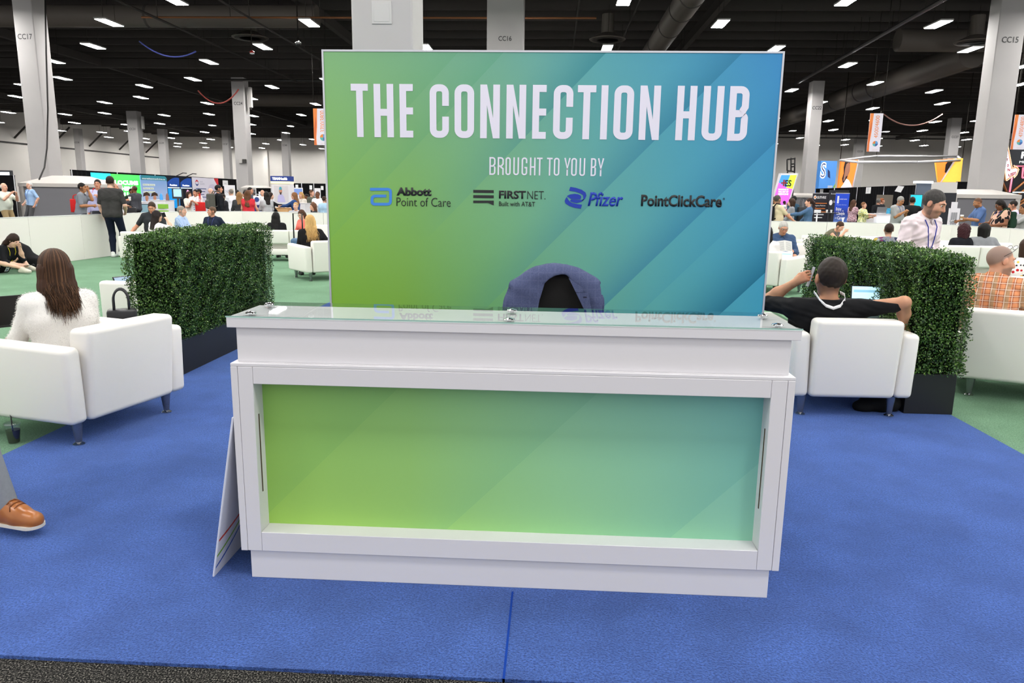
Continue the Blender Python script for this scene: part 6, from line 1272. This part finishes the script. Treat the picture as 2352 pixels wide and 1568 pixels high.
P('dark-haired woman half hidden left of the woman in red', 563, 438, 23.3, 100, sex='f', top='6a6c72', pants='2b2c30', skin=SK2, hair=('bob', '211713'))
P('bearded man in navy bending at the navy table', 583, 443.5, 27, 170, top='262b38', sleeve='long', pants='202228', skin=SK3, hair=('short', '0f0d0c'), beard=('14100e', .8))
P('woman with long dark hair in a light grey blazer', 611, 440.5, 21.2, 45, sex='f', top='b4b6ba', sleeve='long', pants='a8aaae', skin=SK1, hair=('long', '1b1412'), L='hold', R='down', vox=.013, hem=.26, toptag='blazer')
P('bald man in white behind the woman in the grey blazer', 602, 436, 28.2, 175, top='e9e9ec', pants='33353c', skin=SK1, hair=('bald', '8a7a6c'))
P('long-haired woman in black reaching across the wooden counter', 622, 442, 23.2, -70, sex='f', top='1a1a1d', sleeve='long', pants='1c1c20', skin=SK5, hair=('long', '2a1a14'), R='reach', L='down')
P('woman in a blue jacket with brown hair leaning to the wooden counter', 675, 442, 22.2, 85, sex='f', top='2d4a7c', sleeve='long', pants='1c1e24', skin=SK1, hair=('long', '7a5230'), L='reach', R='reach', lean=6, vox=.013)
P('blonde woman in a beige top with a lanyard', 691, 441, 25.8, 165, sex='f', top='cfc8bd', sleeve='cap', pants='c8c0b4', skin=SK1, hair=('long', 'b08a54'), lany='44464c')
P('woman in navy with short dark hair near the white counter', 703, 445.5, 27.6, 140, sex='f', top='1f2340', pants='1c1e28', skin=SK4, hair=('bun', '17110f'))
P('man in an olive grey shirt beside the man in the white shirt', 716, 436.5, 26.8, -110, top='575b52', sleeve='long', pants='2c2e32', skin=SK1, hair=('short', '5a3d28'))
P('bespectacled man in a white shirt near the backdrop edge', 729, 439, 23.6, 160, top='f0f0f2', sleeve='long', pants='1f2228', skin=SK4, hair=('buzz', '17120f'), L='chest', R='chest', glasses=True, vox=.013)
P('person in a light blue shirt seen from behind near the backdrop edge', 745, 450.5, 21.3, -20, top='a5c6de', pants='33353c', skin=SK1, hair=('short', '3a281e'))
P('long-haired woman in black seated behind the rear wall', 719, 466, 20.5, 120, 'sit', 'f', top='2a2a2c', sleeve='long', pants='202024', skin=SK1, hair=('long', '5a3a26'), L='chest', R='chest')
P('blond man in a grey sweater seated behind the rear wall', 679, 464.5, 21.3, 180, 'sit', top='b7b9c2', sleeve='long', pants='44464c', skin=SK5, hair=('short', 'b9925e'))
# right, beyond the low wall
k = P('grey-haired man in a beige shirt with a black backpack resting a hand on the wall', 1787, 448, 18.0, -72, top='d6c6a4', pants='8a7a5c', skin=SK2, hair=('short', '4a453f'), R=(.02, .44, -.36), L='hang', vox=.011, belly=.04, turn=8); backpack('black backpack on the man in the beige shirt', k, cloth('pack_black', '17171a', .2))
P('dark-haired person half hidden behind the man in the beige shirt', 1775, 451, 20.5, -90, top='9aa0c8', pants='33353c', skin=SK3, hair=('short', '15110f'))
k = P('brown-haired woman in a grey sweater beyond the low wall', 1818, 456, 21, 70, sex='f', top='8b8d92', sleeve='long', pants='202024', skin=SK5, hair=('bob', '38241a'), L='down', R='down', vox=.014)
tote('red tote bag held by the woman in the grey sweater', *(k['hL']-[.05, 0, .40]), .3, .34, .12, .36, REDB, .08)
k = P('man in a black cap behind the woman in the grey sweater', 1823, 450, 23.2, 30, top='36566c', pants='202226', skin=SK3, hair=('cap', '131315')); tote('large black bag on the man in the black cap', *(k['hip']+np.array([.25, -.25, -.1])), .2, .34, .14, .5, BLKB, .3, name='shoulder_bag')
P('man in a white T-shirt far off before the magenta sign', 1802.5, 461, 41, -80, top='e6e6e8', pants='23252b', skin=SK4, hair=('short', '120f0e'), R='hold', L='hold'); P('person in a pinkish red jacket beyond the red tote bag', 1812, 464, 27, 60, sex='f', top='d8405a', sleeve='long', pants='23252b', skin=SK5, hair=('bob', '5a3a26'))
P('woman in a denim jacket with a long brown ponytail', 1859, 455, 19.4, 72, sex='f', top='4d6a8c', topm=cloth('denim', '4d6a8c', .35, 18), sleeve='long', pants='4a5f80', skin=SK1, hair=('pony', '33201a'), hairlen=.36, L='reach', R='down', vox=.011, toptag='jacket')
k = P('long-haired woman in a floral blouse holding a white cup', 1962, 459, 25.4, -70, sex='f', top='b9909c', topm=pattern('floral_mauve', 'c7a3ad', ['7d4a5c', 'e8dade', '9a6a80', '5f4050'], 38), sleeve='mid', pants='18181b', skin=SK5, hair=('long', '4a2f20'), R=(-.04, .34, -.10), L='down'); papercup('white cup held by the woman in the floral blouse', k['hR']-[0, 0, .03])
P('woman in a yellow and green print top at the counter', 1985, 464, 24.6, -140, sex='f', top='c8c470', topm=pattern('print_citrus', 'dfe0b0', ['c9c84a', '7fa05a', 'e6e4c8', '5f8a58'], 26), sleeve='mid', pants='232a3c', skin=SK1, hair=('short', '6e4a2c'), R='reach', L='hold', vox=.014)
P('man in a black suit standing behind the silver laptop', 2019, 456, 28.6, -60, top='1a1b1f', sleeve='long', pants='1a1b1f', skin=SK2, hair=('short', '5d5a56'), R='reach', toptag='suit_jacket'); P('red-haired man hidden behind the man in the black suit', 2027, 455, 31, -90, top='2a2b30', pants='202226', skin=SK1, hair=('short', '8a4a28'))
P('grey-haired man in a grey shirt looking down near the drape', 2073, 452, 19.6, -150, top='9c9d9c', pants='1d1e22', skin=SK3, hair=('short', '8a8884'), L='chest', R='chest', nod=22, lany='3d4aa0', vox=.012, belly=.03)
k = P('man in a black shirt and khaki trousers before the turquoise television', 2097, 452, 20.4, -35, top='1b1c1f', pants='b09a78', skin=SK2, hair=('short', '241a15'), R=(.0, .34, -.26), L='down', vox=.013); papercup('cup held by the man in the khaki trousers', k['hR']-[0, 0, .04])
P('smiling man half hidden behind the man in the pink shirt', 2131, 461.5, 23.4, 175, top='2b2c33', sleeve='long', pants='202226', skin=SK2, hair=('short', '3a2a20'), vox=.014)
k = P('bald man in a blue polo holding a coffee cup', 2242, 455, 16.9, 80, top='536c98', pants='33363c', skin=SK3, hair=('buzz', '2a1f18'), L=(-.02, .36, -.22), R=(.02, .40, -.28), nod=24, vox=.011, beard=('241a15', .5), collar='536c98')
papercup('coffee cup with a brown sleeve held by the man in the blue polo', k['hL']-[0, 0, .03], True); phone('dark phone in the hand of the man in the blue polo', k['hR']+[-.05, 0, .02], (0, 1, 0), (1, 0, .2))
k = P('woman with long braids in a black and pink striped blouse looking down', 2293, 460, 15.6, 95, sex='f', top='c8a08c', topm=pattern('stripe_pinkblack', 'd0a892', ['1c1a1c', 'd0a892', '1c1a1c', '241f20'], 16, .55, (1, 1, .45)), sleeve='cap', pants='1f1f22', skin=SK4, hair=('long', '17110f'), L=(.0, .30, -.30), R=(.0, .34, -.28), nod=26, lany='5a4a9a', glasses=True, vox=.011, wide=1.12, belly=.05)
backpack('dark green backpack on the woman with braids', k, cloth('pack_green', '1f3a2a', .2))
P('man in a lavender shirt with an orange lanyard seen from the side', 2325, 461, 17.4, 60, top='d6c9e0', sleeve='long', pants='6c6d70', skin=SK2, hair=('short', '1f1814'), L='hold', R='down', vox=.013, nod=14, lany='d98a4a'); P('dark-haired woman in grey cut off by the right edge', 2353, 468, 15.8, 90, sex='f', top='a8a8a6', sleeve='long', pants='33353c', skin=SK3, hair=('long', '1c1513'), L='reach', vox=.014)
# right lounge
k = P('grey-haired man with glasses in a denim-blue shirt reading a booklet', 1802, 510, 11.5, 172, 'sit', top='3c5272', sleeve='long', pants='3c4148', skin=SK2, hair=('short', 'b4b0aa'), L=(-.02, .34, -.22), R=(-.02, .34, -.22), nod=22, glasses=True, vox=.009, collar='374c6a', fold=.004, belly=.04, turn=8)
t = thing('booklet', 'open white booklet held by the grey-haired man', 'booklet', (0, 0, 0)); PG = mat('page_white', 'd9d7d2', .6); PT = mat('page_print', '8f8f90', .6)
for s_ in (-1, 1):
    M_ = Matrix.Rotation(s_*.35, 4, 'Y'); pgx = MB().box(*sorted((0, s_*.15)), -.105, .105, -.003, .003, M=M_).build('page', PG, t, local=True); mb = MB()
    for j in range(9): mb.box(*sorted((s_*.015, s_*.13)), .075-j*.02, .083-j*.02, .0031, .0036, M=M_)
    mb.build('print', PT, pgx, local=True)
mid_ = (k['hL']+k['hR'])/2; orient(t, (-1, 0, 0), (0, .45, .9), mid_+np.array([0, -.04, .10])); t.rotation_euler.rotate_axis('Y', math.pi)
P('woman with black hair in a white top half hidden by the backdrop edge', 1764, 523, 10.2, -30, 'sit', 'f', top='ece9e6', sleeve='long', pants='2a2a30', skin=SK2, hair=('long', '0f0d0d'), hairlen=.3, vox=.010, L='lap', R='lap')
q = atY(1797, 583, 10.75); laptop('laptop with a pale blue screen before the woman in the white top', q[0], 10.72, q[2]-.2, -20, LAPS, 105, .32)
P('bowed woman in an olive sleeveless top holding her forehead', 1936, 511, 15.2, -140, 'sit', 'f', top='6f6a58', sleeve='none', pants='33343a', skin=SK1, hair=('short', '3c2416'), lean=38, nod=20, R=(-.12, .30, .02), L='lap', lany='4f5a9a', vox=.011)
P('dark-haired person in a multicoloured floral shirt seen from behind', 2043, 513, 10.9, -12, 'sit', 'f', top='6f7488', topm=pattern('floral_dark', '7d7f88', ['31406e', 'c8584a', '2a2f45', 'b9a04a', '6a2f58', '9aa0a8'], 11), sleeve='short', pants='2a2a30', skin=SK1, hair=('short', '2a1a13'), vox=.010, L='lap', R='lap', wide=1.15)
P('person in red behind the man in the pink shirt', 2084, 527, 12.4, 10, 'sit', 'f', top='b4262c', sleeve='long', pants='2a2a30', skin=SK2, hair=('bob', '1a1210'), vox=.014)
P('woman with dark red hair in a black top on the armless sofa', 2214, 515, 11.5, 6, 'sit', 'f', top='15161c', sleeve='long', pants='1c1c20', skin=SK4, hair=('curly', '33141a'), vox=.011, L='lap', R='lap', wide=1.1)
P('woman with short black hair in a grey sweater on the armless sofa', 2261, 513.5, 11.5, -4, 'sit', 'f', top='85878b', sleeve='long', pants='2a2a30', skin=SK4, hair=('bob', '0f0c0c'), vox=.011, L='lap', R='rest', wide=1.2)
P('person in a white shirt with red and yellow print at the right edge', 2368, 545, 6.3, -20, 'sit', 'f', top='ece8e2', topm=pattern('print_redyellow', 'efece6', ['b5222a', 'e8c050', 'efece6', '3a3438', 'efece6'], 26, .42), sleeve='mid', pants='1a1a1d', skin=SK1, hair=('bob', '3a261c'), vox=.012)
# standing man in the pink shirt
PK = cloth('shirt_pink', 'e6d6da', .04, 90)
k = P('bearded man in a pale pink shirt with a badge looking down behind the right hedge', 2160, 441, 4.75, -148, top='e6d6da', topm=PK, sleeve='long', pants='3a3f4c', skin='cf9a80', hair=('short', '3d3a38'), lean=16, nod=16, turn=12, L='hang', R=(.10, .10, -.50), beard=('5d5048', .55), hs=1.06, ldrop=.30, lany='2a3690', vox=.0068, fold=.005, collar=PK, belly=.02, brow='2f2724', wide=1.08)
# orange plaid
OP = mat('plaid_orange', 'd9814a', .85, spec=.15); so = sep(OP, coords(OP)); sq = lambda ax, f, th: math_(OP, 'GREATER_THAN', math_(OP, 'SINE', math_(OP, 'MULTIPLY', so[ax], f)), th)
g = mixc(OP, math_(OP, 'MULTIPLY', math_(OP, 'ADD', sq(0, 120, .1), sq(2, 120, .1)), .5), 'dd9468', '9c5a40'); g = mixc(OP, math_(OP, 'MULTIPLY', sq(0, 60, .45), .7), g, 'a08a6c'); g = mixc(OP, math_(OP, 'MULTIPLY', math_(OP, 'MAXIMUM', sq(0, 120, .95), sq(2, 120, .95)), .6), g, 'f4e6d6'); setc(OP, g)
k = P('bald bearded man in an orange plaid shirt with glasses on his head', 2306, 571, 4.05, -38, 'sit', top='d9814a', topm=OP, sleeve='mid', pants='4a4438', skin='cf9a7e', hair=('buzz', '6d6560'), beard=('6a625c', .6), hs=1.1, lean=12, turn=-52, nod=6, L='lap', R=(.06, .34, -.34), vox=.0068, fold=.004, belly=.03, lany='2a3690', brow='4a4038', collar=OP, wide=1.08)
mb = MB()
for i in (-1, 1): mb.tube([k['HR']((i*.083, -.03, .035)), k['HR']((i*.084, .03, .085)), k['HR']((i*.07, .06, .115))], .0024, 6); mb.tube([k['HR']((i*.036+.03*math.cos(a), .066+.004*math.sin(a), .122+.018*math.sin(a))) for a in np.linspace(0, 6.283, 13)], .0022, 5)
tag(mb.build('glasses', mat('glasses_frame', '20201f', .3)), 'dark glasses pushed up on the head of the man in orange plaid', 'glasses')
# man in black with a phone, near right
BKP = cloth('polo_black', '141416', .12, 160)
k = P('man in a black polo with a white lanyard talking on a phone, seen from behind', 1912, 598, 2.74, 2, 'sit', top='141416', topm=BKP, sleeve='short', pants='22242a', skin='c18c6c', hair=('short', '2a211b'), L=(-.03, .13, .155, .8, -.1, -1.3), R=(.30, -.02, -.10, .9, -.7, .25), s=1.05, hs=1.16, hmin=.33, lean=-21, vox=.0066, fold=.003, wide=1.2, nod=6, palmL=(.9, .4, 0), palmR=(0, .2, -1))
phone('grey phone held to the ear of the man in the black polo', k['hL']+np.array([.048, .012, .0]), (.15, 1, 0), (.25, -.1, 1), PHW)
mb = MB(); T_ = k['T']; inv = k['M'].inverted()
ln = [T_((-.09, .05, .525)), T_((-.098, .0, .535)), T_((-.088, -.048, .522)), T_((-.05, -.09, .497)), T_((0, -.104, .485)), T_((.05, -.09, .497)), T_((.088, -.048, .522)), T_((.098, .0, .535)), T_((.09, .05, .525))]
for a, b_ in zip(ln, ln[1:]): mb.poly([inv@Vector(a+[0, 0, .011]), inv@Vector(b_+[0, 0, .011]), inv@Vector(b_-[0, .006, .011]), inv@Vector(a-[0, .006, .011])])
o = mb.build('lanyard', mat('lanyard_white', 'eceaea', .6), k['root'], True, local=True); so_ = o.modifiers.new('thick', 'SOLIDIFY'); so_.thickness = .003
q = atY(2012, 700, 3.25); laptop('laptop with a bright screen on the lap of the man in the black polo', q[0]-.0, 3.22, q[2]-.10, -4, LAPD, 100, .33)
